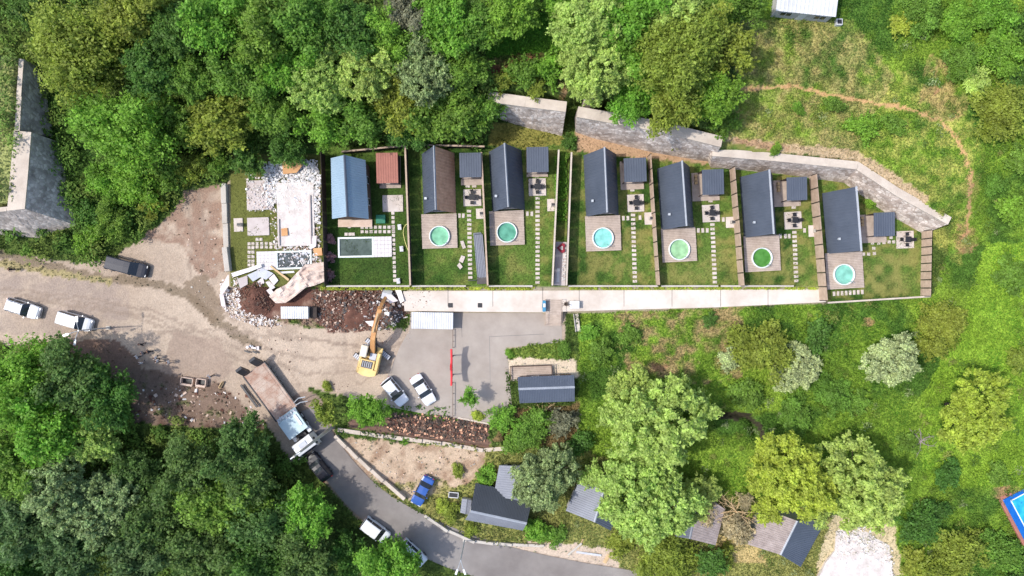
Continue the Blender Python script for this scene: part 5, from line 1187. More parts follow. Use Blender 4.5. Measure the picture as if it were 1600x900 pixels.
mound('rubble_heap', 'grey rubble heap beside the excavator boom', 612, 488, 22, 20, 1.0, 'dark_wall', .5, 8)
scatter('soil_lumps', 'brown lumps covering the earth heap among the panels', 'soil', 900, [(376,452),(392,442),(412,442),(428,462),(424,488),(402,494),(380,486)], .22, ['soil', 'soil', 'brown_wall'], .06, .9, mh, seed=21)
scatter('brick_rubble', 'brown soil lumps and splinters in front of the gardens', 'rubble', 3800, [(488,452),(630,452),(634,485),(600,514),(520,520),(488,500)], .24, ['soil', 'soil', 'soil', 'brown_wall', 'brown_wall', 'dark_wall', 'sheet_tan'], .12, .9, mh, seed=1)
scatter('concrete_rubble', 'grey and white rubble around the excavator boom', 'rubble', 700, [(590,455),(632,452),(640,490),(610,515),(560,515),(575,480)], .3, ['plaster', 'dark_wall', 'dark_wall', 'brown_wall', 'soil', 'rubble_white'], .15, .8, mh, seed=2)
scatter('broken_plaster', 'white and brown fragments around the earth heap', 'rubble', 1100, [(345,440),(370,425),(385,470),(420,500),(435,490),(440,510),(400,510),(360,495),(345,475)], .24, ['rubble_white', 'rubble_white', 'panel_white', 'brown_wall', 'sheet_tan'], .1, seed=3)
scatter('white_rubble', 'white broken insulation strewn over the demolished floor slab', 'rubble', 4200, [(410,262),(440,250),(495,250),(501,275),(501,350),(485,345),(480,332),(455,330),(434,318),(418,325)], .24, ['rubble_white', 'rubble_white', 'letter_white', 'letter_white', 'panel_grey'], .22, .5, seed=4)
scatter('white_rubble', 'white scraps along the lower edge of the demolished floor slab', 'rubble', 700, [(430,372),(500,368),(502,420),(488,420),(486,392),(445,390)], .24, ['rubble_white', 'letter_white', 'sheet_tan', 'brown_wall'], .1, .4, seed=5)
scatter('white_rubble', 'white scraps at the left corner of the demolished floor slab', 'rubble', 220, [(412,250),(432,248),(436,275),(428,330),(414,300)], .3, ['rubble_white', 'letter_white', 'dark_wall'], .1, .4, seed=15)
scatter('white_dust', 'pale dust and crumbs spread over the demolished plot', 'rubble', 2200, [(384,270),(430,252),(500,255),(502,420),(488,420),(430,392),(424,370),(424,330),(386,330)], .17, ['rubble_white', 'letter_white', 'panel_white', 'sheet_tan'], .26, .5, seed=31)
scatter('slab_rubble', 'white rubble lying on the rough slab at the bottom right', 'rubble', 900, [(1330,812),(1362,822),(1365,838),(1392,852),(1398,902),(1272,910),(1290,880),(1305,860),(1306,830)], .26, ['rubble_white', 'letter_white', 'panel_white', 'concrete'], .22, .5, seed=32)
scatter('spilled_soil', 'crumbs of brown soil spilled on the walkway and yard near the excavator', 'soil', 260, [(630,452),(690,456),(660,486),(640,530),(600,540),(560,530),(600,512),(634,487)], .1, ['soil', 'brown_wall', 'sheet_tan'], .06, .7, seed=33)
scatter('pool_debris', 'pale scraps floating on the dark debris pool', 'rubble', 70, [(434,396),(484,394),(484,418),(434,419)], .3, ['rubble_white', 'panel_grey'], .15, .2, seed=6)
scatter('yard_stones', 'pale stones on the dark spoil beside the forest', 'rubble', 260, [(215,610),(290,600),(400,620),(420,665),(330,660),(215,650)], .32, ['rubble_white', 'sheet_tan', 'soil', 'soil', 'brown_wall'], 0, .7, seed=7)
scatter('yard_stones', 'loose stones at the edge of the packed earth road', 'rubble', 240, [(290,380),(350,300),(352,470),(470,515),(470,600),(545,600),(545,620),(470,600),(400,520),(300,460)], .2, ['sheet_tan', 'concrete', 'brown_wall'], 0, .7, seed=8)
scatter('lot_stones', 'small stones over the bare lot beside the asphalt road', 'rubble', 200, [(530,690),(620,692),(755,708),(745,738),(690,745),(640,775)], .17, ['sheet_tan', 'sheet_tan', 'brown_wall', 'concrete'], 0, .6, seed=9)
scatter('dry_branches', 'brown dead hedge cuttings filling the planting strip', 'brush', 3000, [(606,643),(700,650),(762,662),(760,690),(690,685),(606,674)], .24, ['soil', 'brown_wall', 'dark_wood', 'bark', 'worn_roof'], .15, .6, seed=10)
fs_ = thing('floor_slab', 'pale bare floor slab left where the first cottage stood', 'slab', P(463, 335, TZ), R(1.5))
MB().box((0, 0, .14), (5.0, 8.6, .36), bev=.03).obj('slab', 'slab_white', fs_)
MB().box((2.0, -.8, .42), (.22, 6.6, .25)).obj('sill_beam', 'lilac', fs_); MB().box((-2.3, -2.4, .42), (.2, 3.6, .25)).obj('sill_beam', 'lilac', fs_)
for lb, nm, pts, z, m in [
 ('tan plywood sheet lying on top of the white rubble', 'plywood_sheet', [(440,253),(463,247),(474,258),(464,270),(442,272)], 1.9, 'plywood'),
 ('small tan plywood sheet at the foot of the floor slab', 'plywood_sheet', [(439,357),(449,356),(450,368),(440,369)], 1.75, 'plywood'),
 ('tan board scrap right of the dark debris pool', 'plywood_sheet', [(489,388),(503,387),(504,399),(491,400)], 1.6, 'plywood'),
 ('white board wedged beside the top of the debris pool', 'broken_panel', [(481,370),(495,368),(494,385),(485,390)], 1.7, 'panel_white'),
 ('long white panel at the left edge of the broken panels', 'broken_panel', [(344,452),(356,428),(362,439),(348,462)], .9, 'panel_white'),
 ('narrow upright white strip at the far left of the debris', 'broken_panel', [(343,460),(349,458),(353,480),(346,478)], .6, 'panel_white'),
 ('jagged white panel at the top left of the broken panels', 'broken_panel', [(360,427),(390,418),(408,412),(410,417),(392,424),(364,433)], 1.8, 'rubble_white'),
 ('lilac square panel leaning against the earth heap', 'broken_panel', [(371,436),(386,430),(387,444),(376,451)], 1.5, 'lilac'),
 ('pale blue-grey panel behind the earth heap', 'broken_panel', [(387,430),(406,420),(408,432),(396,440)], 1.55, 'panel_grey'),
 ('large pale grey panel right of the earth heap top', 'broken_panel', [(408,418),(427,427),(416,437),(404,432)], 1.6, 'panel_grey'),
 ('small white panel between the grey panels', 'broken_panel', [(402,440),(411,433),(413,442),(406,448)], 1.4, 'panel_white'),
 ('tilted white panel near the tan beam', 'broken_panel', [(420,435),(428,428),(435,438),(428,446)], 1.5, 'panel_white'),
 ('lower white panel right of the earth heap', 'broken_panel', [(415,441),(421,438),(430,449),(424,453)], 1.3, 'panel_white'),
 ('small white fragment at the right foot of the earth heap', 'broken_panel', [(416,454),(422,450),(428,456),(422,461)], 1.0, 'panel_white'),
 ('thin tan beam pointing from the debris pool to the folded sheet', 'tan_beam', [(422,417),(424,415),(452,436),(450,439)], 1.7, 'pale_wood'),
 ('white long strip below the dark debris pool', 'broken_panel', [(434,425),(459,423),(460,426),(436,428)], 1.5, 'letter_white'),
 ('white slab scrap at the head of the excavator heap', 'broken_panel', [(617,452),(626,450),(632,470),(626,474)], 1.5, 'rubble_white'),
 ('grey block beside the excavator bucket', 'broken_panel', [(603,462),(612,460),(622,470),(610,474)], 1.6, 'panel_white'),
 ('white torn sheet on the rubble left of the boom', 'broken_panel', [(570,502),(584,501),(583,511),(577,508)], 1.2, 'rubble_white'),
 ('small white square scrap right of the boom', 'broken_panel', [(604,487),(609,488),(608,494),(603,492)], 1.5, 'letter_white'),
 ('white paving slab lying on the lawn, uppermost of the three', 'loose_slab', [(719,377),(724,376),(728,387),(723,389)], 1.42, 'white_pad'),
 ('white paving slab lying on the lawn, middle of the three', 'loose_slab', [(721,399),(727,401),(723,411),(717,408)], 1.42, 'white_pad'),
 ('white paving slab lying on the lawn, lowest of the three', 'loose_slab', [(714,415),(718,410),(723,417),(719,421)], 1.42, 'white_pad')]:
    pw = [Vector(P(x, y, z)) for x, y in pts]; c = sum(pw, Vector()) / len(pw); tilt_ = Matrix.Rotation(random.uniform(-.14, .14), 3, 'X') @ Matrix.Rotation(random.uniform(-.14, .14), 3, 'Y') if 'loose' not in nm else Matrix.Identity(3)
    q = [tilt_ @ (p - c) for p in pw]; n = len(q)
    zz = [Vector((0, 0, .05)), Vector((0, 0, -.06))]
    o = MB().add([p + zz[0] for p in q] + [p + zz[1] for p in q], [tuple(range(n)), tuple(range(2 * n - 1, n - 1, -1))] + [(i, n + i, n + (i + 1) % n, (i + 1) % n) for i in range(n)]).obj(nm, m, None, c)
    o['label'] = lb; o['category'] = 'slab' if 'loose' in nm else 'debris'
# crumpled sheet
sp = [(420,463),(432,452),(448,444),(462,428),(476,414),(506,409)]; sq = [(431,474),(446,473),(462,462),(478,449),(492,446),(507,440)]
vs = []; N, Mm = 26, 12
for i in range(N):
    t = i / (N - 1) * 5; a = int(min(t, 4)); f = t - a
    A = (sp[a][0] + (sp[a + 1][0] - sp[a][0]) * f, sp[a][1] + (sp[a + 1][1] - sp[a][1]) * f); Bq = (sq[a][0] + (sq[a + 1][0] - sq[a][0]) * f, sq[a][1] + (sq[a + 1][1] - sq[a][1]) * f)
    for j in range(Mm):
        g = j / (Mm - 1); x, y = A[0] + (Bq[0] - A[0]) * g, A[1] + (Bq[1] - A[1]) * g
        z = .6 + .9 * min(1, i / 14) + .1 * random.random() + .75 * float(vnoise(np.array([i * .45]), np.array([j * .42 + (i > 17) * 3.0]), 4)[0]) + (.18 * abs(math.sin(j * 1.1)) if i > 17 else 0); p = P(x, y, z); vs.append(p)
c = Vector(vs[len(vs) // 2]); o = MB().add([Vector(p) - c for p in vs], [(i * Mm + j, i * Mm + j + 1, (i + 1) * Mm + j + 1, (i + 1) * Mm + j) for i in range(N - 1) for j in range(Mm - 1)]).obj('folded_roof_sheet', 'sheet_pale', None, c)
sol = o.modifiers.new('Solid', 'SOLIDIFY'); sol.thickness = .05; o['label'] = 'long crumpled tan roof sheet sliding from the plot onto the rubble'; o['category'] = 'debris'
cs = thing('sheet_stack', 'stack of grey-blue corrugated sheets lying along the fence beside the pale green pool', 'sheets', P(749, 398, TZ), R(5))
for k in range(3): MB().corr((-.55 + k * .1, -3.0 - k * .1, .1 + k * .07), (.5 + k * .1, -3.0 - k * .1, .1 + k * .07), (.5 + k * .1, 3.0 - k * .15, .1 + k * .07), (-.55 + k * .1, 3.0 - k * .15, .1 + k * .07), .2, .05, .02).obj('sheet', ('grey_roof', 'slate', 'grey_roof')[k], cs)
gp = thing('fallen_gate', 'dark folded gate at the front corner of the pale green pool garden', 'gate', P(746, 440, TZ), R(3))
MB().box((-.7, .2, .35), (1.1, .1, .7)).obj('leaf', 'dark_metal', gp); MB().box((.6, .1, .25), (1.3, .9, .06)).obj('leaf', 'dark_wall', gp)
gc = thing('green_chest', 'green plastic storage chest beside the porch of the blue roofed cottage', 'chest', P(596, 343, TZ), R(1))
MB().box((0, 0, .3), (1.2, 1.1, .6), bev=.04).obj('body', 'green_plastic', gc); MB().box((0, 0, .64), (1.26, 1.16, .08), bev=.03).obj('lid', 'green_plastic', gc)
hz = MB().tube([P(x, y, TZ + .06 + .3 * (k in (0,))) for k, (x, y) in enumerate([(640,349),(634,351),(631,356),(630,364),(632,374),(635,384),(638,392),(641,398)])], .05, 6).obj('garden_hose', 'hose'); hz['label'] = 'pale yellow hose curling along the fence of the rectangular pool garden'; hz['category'] = 'hose'
for lb, x, y in [('white garden box nearest the bend of the yellow hose', 625, 355), ('white garden box below the bend of the yellow hose', 628, 389), ('white garden box at the front corner of the rectangular pool garden', 623, 439)]:
    o = thing('garden_box', lb, 'box', P(x, y, TZ), R(5)); MB().box((0, 0, .2), (.5, .75, .4), bev=.03).obj('body', 'white_metal', o); MB().box((.05, .1, .42), (.25, .3, .06)).obj('lid', 'panel_grey', o)
# ------------------------------------------------------------------ trees and shrubs
def crown(Rr, nclump, nleaf, leaf, zs=.8, seed=0, low_=-.25, dense=False):
    g = np.random.default_rng(seed); global rng
    Cc = []; rr = []
    while len(Cc) < nclump:
        d = g.normal(size=3); d /= np.linalg.norm(d)
        if d[2] < low_: continue
        a = math.atan2(d[1], d[0]); ob = 1 + .22 * math.sin(a * 2 + seed) + .16 * math.sin(a * 3 + seed * 2.3) + .1 * math.sin(a * 5 + seed * 1.1)
        rad = Rr * ob * g.uniform(.4, .88) * (.85 + .3 * g.random())
        if dense: rad = Rr * (1 + (ob - 1) * .7 + .07 * math.sin(a * 9 + seed)) * g.uniform(.7, 1.0)
        Cc.append(d * rad * np.array([1, 1, zs])); rr.append(Rr * g.uniform(.13, .27) * (1.3 if Rr < 2.6 else .42 if dense else 1))
    Cc = np.array(Cc); rr = np.array(rr)
    w = rr ** 2; k = g.choice(nclump, nleaf, p=w / w.sum())
    d = g.normal(size=(nleaf, 3)); d /= np.linalg.norm(d, axis=1, keepdims=True); d[:, 2] = np.abs(d[:, 2]) * 1.0 - .25 * (g.random(nleaf) < .35)
    pos = Cc[k] + d * rr[k][:, None] * (g.random(nleaf) ** .35)[:, None] * np.array([1.15, 1.15, .8])
    nt_ = nleaf // 4; tw = np.repeat(g.normal(size=(nt_ // 10 + 1, 3)), 10, 0)[:nt_]; tw /= np.linalg.norm(tw, axis=1, keepdims=True); tw[:, 2] = np.abs(tw[:, 2]) * .6
    kc = np.repeat(g.choice(nclump, nt_ // 10 + 1), 10)[:nt_]; out_ = Cc[kc] / (np.linalg.norm(Cc[kc], axis=1, keepdims=True) + 1e-6); dv = tw + out_ * .9; dv /= np.linalg.norm(dv, axis=1, keepdims=True)
    pos[:nt_] = Cc[kc] + dv * (rr[kc] * g.uniform(.6, 1.75, nt_))[:, None] + g.normal(0, .07, (nt_, 3)) * (Rr / 4)
    nr = d * .7 + np.array([0, 0, .5]) + g.normal(0, .45, (nleaf, 3))
    V, F = cards(pos, nr, leaf * (.55 + 1.2 * g.random(nleaf) ** 2), .9)
    # sparse inner foliage so that the crown is not hollow
    ni = nleaf // 6; di = g.normal(size=(ni, 3)); di /= np.linalg.norm(di, axis=1, keepdims=True); pi = di * Rr * (g.random(ni) ** .5)[:, None] * .6 * np.array([1, 1, zs])
    V2, F2 = cards(pi, di + g.normal(0, .5, (ni, 3)), leaf * 1.3 * np.ones(ni))
    me = npmesh('crown', np.concatenate([V, V2]), np.concatenate([F, F2 + len(V)]), [MATS['leaf_mid']])
    return me, Cc
def trunkmesh(Rr, h, Cc, seed):
    r = random.Random(seed); m = MB(); t = .045 * Rr + .06
    pts = [(0, 0, -.5), (r.uniform(-.1, .1), r.uniform(-.1, .1), h * .3), (r.uniform(-.2, .2), r.uniform(-.2, .2), h * .62), (r.uniform(-.2, .2), r.uniform(-.2, .2), h)]
    m.tube(pts, [t * 1.4, t, t * .8, t * .4], 8)
    for c in Cc[:: max(1, len(Cc) // 9)]:
        s = Vector(pts[2]).lerp(Vector(pts[1]), r.random()); e = Vector(c) + Vector((0, 0, h)); mid = s.lerp(e, .5) + Vector((0, 0, .12 * Rr))
        m.tube([s, mid, e], [t * .5, t * .3, t * .1], 6)
    return m
LC = {'lime': (.46, .60, .15), 'deep': (.125, .225, .055), 'bright': (.22, .42, .05), 'mid': (.19, .34, .05), 'dark': (.115, .24, .042), 'olive': (.29, .36, .055), 'silver': (.31, .41, .17), 'pale': (.50, .58, .28), 'yellow': (.47, .56, .08), 'grey': (.25, .26, .16), 'dry': (.48, .40, .24), 'pink': (.5, .3, .3), 'fir': (.13, .225, .075)}
for k_, c_ in LC.items(): leafmat('leaf_' + k_, c_, .55 if k_ in ('pale', 'silver') else .3)
CLS = {}
for cl, (Rr, nc, nl, lf) in {'S': (1.7, 30, 3000, .13), 'M': (3.4, 95, 12000, .15), 'L': (5.2, 210, 27000, .165)}.items():
    CLS[cl] = []
    for sd in range(4):
        mesh, Cc = crown(Rr, nc, nl, lf, (.75, .85, .7, .95)[sd], 10 + sd * 7 + ord(cl))
        CLS[cl].append((mesh, Cc, Rr))
CLS['D'] = []
for sd in range(4):
    mesh, Cc = crown(4.6, 420, 24000, .15, (.8, .7, .9, .75)[sd], 70 + sd * 5, -.1, True); CLS['D'].append((mesh, Cc, 4.6))
TRK = {}
def tree(px, py, rp, kind, label, h=None, name=None, group=None, bush=False, squash=1.0, el=1.0):
    r = rp * K * .97
    if not bush and h is not None and r > 1.9: r *= .92
    cl = 'D' if kind in ('lime', 'pale', 'silver', 'yellow') and r > 2.4 else 'S' if r < 2.5 else 'M' if r < 4.4 else 'L'
    vi = int(abs(px * 7 + py * 13)) % 4; mesh, Cc, R0 = CLS[cl][vi]; s = r / R0
    if h is None: h = r * (.35 if bush else 1.15)
    b = PT(px, py, h)
    f = (H - (b[2] + h)) / H; s *= f
    nm = name or ('shrub' if bush else 'tree')
    o = thing(nm, label, 'shrub' if bush else 'tree', b, 0, group)
    if group in (G1, G2, G3): s *= 1.12
    if cl == 'D': s *= 1.1
    e2 = el * (.88 + .26 * ((px * 13 + py * 7) % 17) / 17)
    c = link('crown', mesh, o, (0, 0, h), (px * 1.7 + py) % 6.28, (s * e2, s / e2 ** .5, s * squash))
    c.material_slots[0].link = 'OBJECT'; c.material_slots[0].material = MATS['leaf_' + kind]
    key = (cl, vi)
    if key not in TRK: TRK[key] = trunkmesh(R0, R0 * 1.1, Cc, vi).obj('trunk', 'bark', o); t = TRK[key]
    else: t = copyobj(TRK[key], o)
    t.location = (0, 0, 0); t.scale = (s, s, h / (R0 * 1.1)); t.rotation_euler = (0, 0, c.rotation_euler.z)
    return o
G1, G2, G3, G4 = 'trees of the wood above the gardens', 'trees of the wood at the lower left', 'trees above the stone walls', 'trees on the lower slope'
U = 'in the upper left wood'
for px, py, r, k, l in [
 (132,80,68,'olive','huge olive-yellow tree beside the tall stone wall at the upper left'),
 (55,15,34,'dark','dark tree at the top left corner above the tall stone wall'),
 (206,205,60,'bright','broad bright green tree hanging over the foot of the tall stone wall'),
 (215,20,46,'olive','olive tree at the top edge right of the huge olive-yellow tree'),
 (245,105,46,'dark','dark green tree right of the huge olive-yellow tree'),
 (285,45,44,'dark','dark tree at the top edge second right of the huge olive-yellow tree'),
 (345,35,50,'bright','bright leafy tree at the top edge above the yellowish lone crown'),
 (300,120,38,'mid','mid green tree just above the yellowish lone crown'),
 (350,190,48,'olive','yellowish rounded crown standing out above the demolished plot'),
 (262,185,42,'mid','shaded green tree left of the yellowish rounded crown'),
 (410,45,48,'mid','mid green tree at the top edge right of the bright leafy one'),
 (390,115,44,'mid','mid green tree up and right of the yellowish rounded crown'),
 (455,105,42,'bright','bright green tree in the middle of the upper left wood'),
 (480,35,48,'mid','mid green tree at the top edge left of the dark pair'),
 (430,175,40,'mid','green tree right of the yellowish rounded crown'),
 (505,125,42,'lime','lime green tree above the blue roofed cottage'),
 (515,190,40,'bright','bright tree directly above the demolished plot and blue cottage'),
 (450,228,30,'dark','dark low tree at the upper edge of the white rubble'),
 (385,248,24,'dark','small dark tree at the upper left corner of the demolished plot'),
 (545,45,44,'dark','dark tree at the top edge left of the half-bare grey tree'),
 (575,105,40,'lime','lime tree up and left of the silver-grey tree'),
 (570,185,40,'mid','green tree above the back fence of the blue roofed cottage'),
 (605,60,38,'bright','bright tree just left of the half-bare grey tree'),
 (640,25,34,'grey','half-bare grey brown tree at the top edge'),
 (620,150,42,'olive','yellowish tree left of the silver-grey tree above the gardens'),
 (665,105,44,'silver','silver-grey tree in the wood above the half brown cottage'),
 (640,205,30,'dark','dark tree behind the fence of the blue cottage garden'),
 (695,35,46,'bright','bright yellow-green tree at the top edge right of the half-bare one'),
 (715,105,42,'mid','green tree right of the silver-grey tree'),
 (690,180,48,'mid','broad green tree behind the half brown cottage'),
 (742,180,36,'mid','green tree left of the short stone retaining wall'),
 (745,45,40,'mid','mid green tree at the top edge above the grassy clearing'),
 (800,10,44,'bright','bright tree at the top edge over the grassy clearing')]:
    tree(px, py, r, k, l, group=G1)
for px, py, r, k, l in [
 (166,285,30,'bright','bright shrub on the bank right of the tall stone wall'),
 (215,290,36,'bright','bright bushy shrub above the dark minibus'),
 (262,262,36,'mid','green shrub under the left side of the yellowish rounded crown'),
 (300,262,30,'olive','olive shrub above the reddish earth bank'),
 (142,332,22,'dark','dark shrub at the foot of the tall stone wall'),
 (180,345,30,'mid','green shrub on the bank left of the reddish earth'),
 (140,378,22,'bright','small bright shrub beside the rear of the dark minibus'),
 (240,318,22,'olive','small olive shrub at the head of the reddish earth bank'),
 (345,258,22,'mid','small green shrub at the upper end of the boundary wall')]:
    tree(px, py, r, k, l, group='shrubs on the left bank', bush=True)
for px, py, r, k, l in [
 (918,45,44,'lime','lime tree at the left end of the clump above the stone walls, near the top'),
 (925,115,40,'lime','lime tree at the left end of the clump directly above the gap in the walls'),
 (985,30,46,'bright','bright tree at the top edge of the clump above the stone walls'),
 (1055,25,44,'lime','lime tree at the top edge near the middle of the upper clump'),
 (1060,95,60,'olive','largest yellow-green tree in the middle of the clump above the long wall'),
 (1125,70,46,'olive','yellow-green tree at the right side of the upper clump'),
 (1140,15,36,'mid','green tree at the top right corner of the upper clump'),
 (990,95,38,'bright','bright tree left of the largest yellow-green tree'),
 (985,165,38,'bright','bright tree leaning over the coping of the long stone wall'),
 (1045,170,42,'olive','yellow-green tree just above the middle of the long stone wall'),
 (1110,150,42,'bright','bright tree at the lower right of the upper clump'),
 (875,15,26,'bright','small bright tree at the top edge left of the lime trees')]:
    tree(px, py, r, k, l, group=G3)
for px, py, r, k, l in [
 (1128,190,26,'mid','dark leafy shrub at the right end of the long stone wall'), (1075,200,22,'olive','yellowish shrub spilling over the long wall coping'),
 (820,115,26,'mid','green shrub above the middle of the short stone wall'), (855,110,28,'bright','bright green shrub above the right end of the short stone wall'),
 (785,128,18,'olive','olive shrub at the left end of the short stone wall'), (838,140,16,'olive','small yellowish shrub on the coping of the short stone wall'),
 (888,222,13,'dark','dark shrub at the head of the aisle between the garden rows'), (880,245,9,'mid','small green shrub in the aisle between the garden rows'),
 (1211,236,10,'bright','small bright bush sitting on the lower stone wall coping'), (1373,302,12,'bright','bright bush in the corner behind the aqua pool hut'), (1358,318,9,'bright','small bright bush right of the last A-frame cottage'),
 (1270,95,0,'','')]:
    if r: tree(px, py, r, k, l, group='shrubs near the stone walls', bush=True)
for px, py, r, k, l in [
 (1440,18,34,'mid','dark green bush left of centre at the top right corner'), (1495,40,34,'bright','bright bush at the top right above the red earth scar'), (1550,20,38,'bright','bright bush at the top edge near the right corner'),
 (1500,95,30,'mid','green bush just right of the red earth scar'), (1560,85,36,'bright','bright bush at the right edge below the corner'), (1592,45,26,'dark','dark bush at the right edge near the top corner'),
 (1560,175,46,'olive','big olive bush at the right edge beside the footpath'), (1525,130,24,'lime','pale lime bush between the red scar and the right edge'), (1588,125,24,'dark','dark bush above the big olive bush at the right edge'),
 (1592,250,26,'mid','green bush at the right edge below the big olive bush'), (1410,40,20,'yellow','yellowish bush at the top right beside the meadow'), (1395,195,20,'mid','low green bush in the middle of the upper meadow'), (1345,200,24,'bright','low bright bush above the bend of the lower stone wall'),
 (1300,165,16,'mid','small green bush in the upper meadow left of the low ones'), (1245,170,12,'bright','tiny bright bush in the upper meadow above the lower wall')]:
    tree(px, py, r, k, l, group='bushes on the upper meadow', bush=True, squash=.8)
for px, py, r, k, l in [
 (1025,655,74,'lime','largest lime green tree below the gardens, right of the corrugated shed'),
 (985,605,34,'lime','smaller lime tree joined to the upper left of the largest lime tree'),
 (1006,775,74,'lime','lime tree below the largest one, covering the end of a cottage'),
 (1232,740,62,'yellow','yellow-green tree left of the pale lime tree near the white slab'),
 (1340,755,66,'lime','pale lime tree above the white concrete slab'),
 (1520,643,56,'yellow','lone lime tree in the meadow at the right'),
 (1390,563,40,'pale','silvery white lone tree in the lower meadow'),
 (850,745,48,'silver','grey-green silver tree between the two grey roofed cottages'),
 (577,641,34,'bright','round bright tree overhanging the white SUV in the parking yard'),
 (507,643,22,'olive','round olive tree beside the truck gooseneck')]:
    tree(px, py, r, k, l, group=G4, h=(4.2 if r < 50 else 5.5))
tree(732, 619, 14.5, 'bright', 'small round tree alone in the parking yard right of the red gate', h=3.0, group=G4)
for px, py, r, k, l in [
 (1190,545,46,'olive','wide olive grey shrub below the walkway'), (1243,575,34,'pale','pale silvery shrub joined to the olive grey shrub'), (1275,520,26,'dark','dark green shrub between the olive and silvery shrubs'),
 (1140,562,18,'pale','small pale speckled shrub left of the olive grey shrub'), (1465,515,42,'olive','low olive shrub right of the silvery lone tree'), (1300,615,30,'mid','green shrub below the silvery lone tree'),
 (1170,615,28,'mid','green shrub right of the largest lime tree'), (1240,650,30,'mid','green shrub above the yellow-green tree'), (1340,630,20,'mid','low green shrub left of the lone lime tree'),
 (1040,870,52,'olive','wide olive shrub at the bottom edge below the lime tree'), (1110,880,26,'dark','dark shrub at the bottom edge left of the vines'), (970,850,24,'olive','olive shrub at the end of the roadside boards'),
 (1440,815,36,'dark','dark green shrub right of the white concrete slab'), (1490,865,44,'olive','olive shrub at the bottom edge below the meadow'), (1560,860,40,'mid','green shrub at the bottom right corner below the blue pool'), (1430,880,24,'olive','small olive shrub at the right edge of the white slab'), (1590,895,30,'dark','dark shrub in the bottom right corner'),
 (785,655,24,'bright','bright shrub at the right end of the planting strip'), (830,668,32,'mid','green shrub below the corrugated shed'), (880,655,24,'grey','grey twiggy shrub at the lower right corner of the corrugated shed'), (805,690,20,'mid','green shrub above the silver tree'), (905,690,24,'dark','dark shrub between the silver tree and the largest lime tree'),
 (760,745,18,'bright','bright shrub above the charcoal roofed cottage'), (840,828,24,'bright','bright shrub below the silver tree at the roadside'), (870,838,18,'mid','green shrub right of the bright roadside shrub'), (715,735,12,'olive','small olive shrub at the edge of the bare lot'),
 (705,800,18,'olive','olive shrub below the open framed box'), (735,830,12,'olive','small olive shrub at the corner of the stone kerb'), (690,790,12,'yellow','small yellowish shrub right of the blue car'),
 (940,550,20,'mid','green shrub on the slope below the white chest'), (985,520,18,'mid','green shrub on the slope under the cyan pool garden'), (880,545,14,'mid','green shrub at the corner of the parking yard'), (920,520,16,'bright','bright shrub right of the grey trough'), (1110,500,12,'dark','small dark shrub under the pale lime pool garden'),
 (795,552,8,'bright','tiny bright shrub at the yard corner'), (745,650,10,'yellow','yellowish shrub at the lower end of the gate rails'), (632,690,7,'bright','tiny bright shrub growing on the concrete wall'), (510,603,9,'olive','small olive bush above the round olive tree'),
 (1148,825,26,'dry','tangle of dry tan vines between the two right cottages'), (1103,803,22,'dry','dry vines on the vine covered grey roof'), (1088,778,32,'lime','lime shrub over the upper end of the vine covered roof'), (1200,798,26,'yellow','yellowish shrub over the upper end of the right cottage'), (1278,798,26,'lime','lime shrub at the upper end of the dark blue roof slope'), (930,745,22,'lime','lime shrub over the upper end of the middle lower cottage'), (1130,865,20,'olive','olive shrub below the vine covered cottage'), (1585,330,26,'bright','bright bush at the right edge level with the last garden'), (1580,430,28,'mid','green bush at the right edge below the footpath end'), (1555,290,18,'mid','small green bush right of the footpath bend'), (1590,560,22,'olive','olive bush at the right edge above the lone lime tree'), (1560,740,20,'mid','green bush just above the blue pool'), (1480,740,24,'dark','dark low bush left of the blue pool'), (1420,690,18,'mid','low bush between the lone lime tree and pale lime tree'), (1165,780,14,'dry','small dry bush above the tan vines')]:
    tree(px, py, r, k, l, group='shrubs on the lower slope', bush=True, squash=.75, h=3.0 if ('upper end' in l or 'vines' in l) else None)
for px, py, r, k, l in [
 (35,600,62,'bright','large bright tree at the left edge of the lower wood'),
 (120,585,56,'deep','tree at the top of the lower wood nearest the parked vans'),
 (175,620,44,'dark','dark tree at the upper right of the lower wood beside the spoil'),
 (75,665,54,'bright','bright clumpy tree in the left part of the lower wood'),
 (150,680,36,'lime','lighter clump right of the bright trees in the lower wood'),
 (25,735,46,'mid','bright tree at the left edge halfway down the lower wood'),
 (95,765,46,'silver','grey-green tree left of centre in the lower wood'),
 (30,820,50,'fir','dark grey-green tree at the left edge near the bottom'),
 (165,790,48,'silver','second grey-green tree beside the first in the lower wood'),
 (110,860,52,'fir','dark tree at the bottom edge left part of the lower wood'),
 (30,893,40,'dark','dark tree in the bottom left corner'),
 (215,735,38,'deep','green tree in the hollow of the lower wood'),
 (250,800,50,'deep','green tree in the middle of the lower wood'),
 (215,872,50,'fir','dark green tree at the bottom edge in the middle left'),
 (300,725,46,'deep','green tree at the upper edge of the lower wood below the spoil'),
 (375,700,48,'deep','green tree below the beige crates and spoil'),
 (350,780,56,'mid','large lighter tree in the centre of the lower wood'),
 (388,742,42,'deep','green tree left of the black SUV'),
 (420,815,54,'deep','green tree right of centre in the lower wood'),
 (320,862,52,'deep','green tree at the bottom edge in the centre of the lower wood'),
 (405,880,48,'dark','dark tree at the bottom edge right of centre'),
 (482,802,42,'bright','bright tree at the right edge of the lower wood near the road'),
 (480,865,48,'deep','green tree at the bottom edge left of the white van'),
 (545,870,34,'dark','dark tree under the white van at the bottom'),
 (607,876,44,'bright','bright tree at the bottom edge hiding the white car')]:
    tree(px, py, r, k, l, group=G2, h=4.4 + (px * 7 % 11) * .15 if r > 40 else 3.2)
for i_, (x, y, w_) in enumerate([(516, 373, 'uppermost'), (516, 402, 'middle'), (516, 430, 'lowest')]):
    tree(x, y, 8.5, 'pink', f'{w_} of three pink flowering shrubs along the fence in painted shade', group='pink shrubs', bush=True)
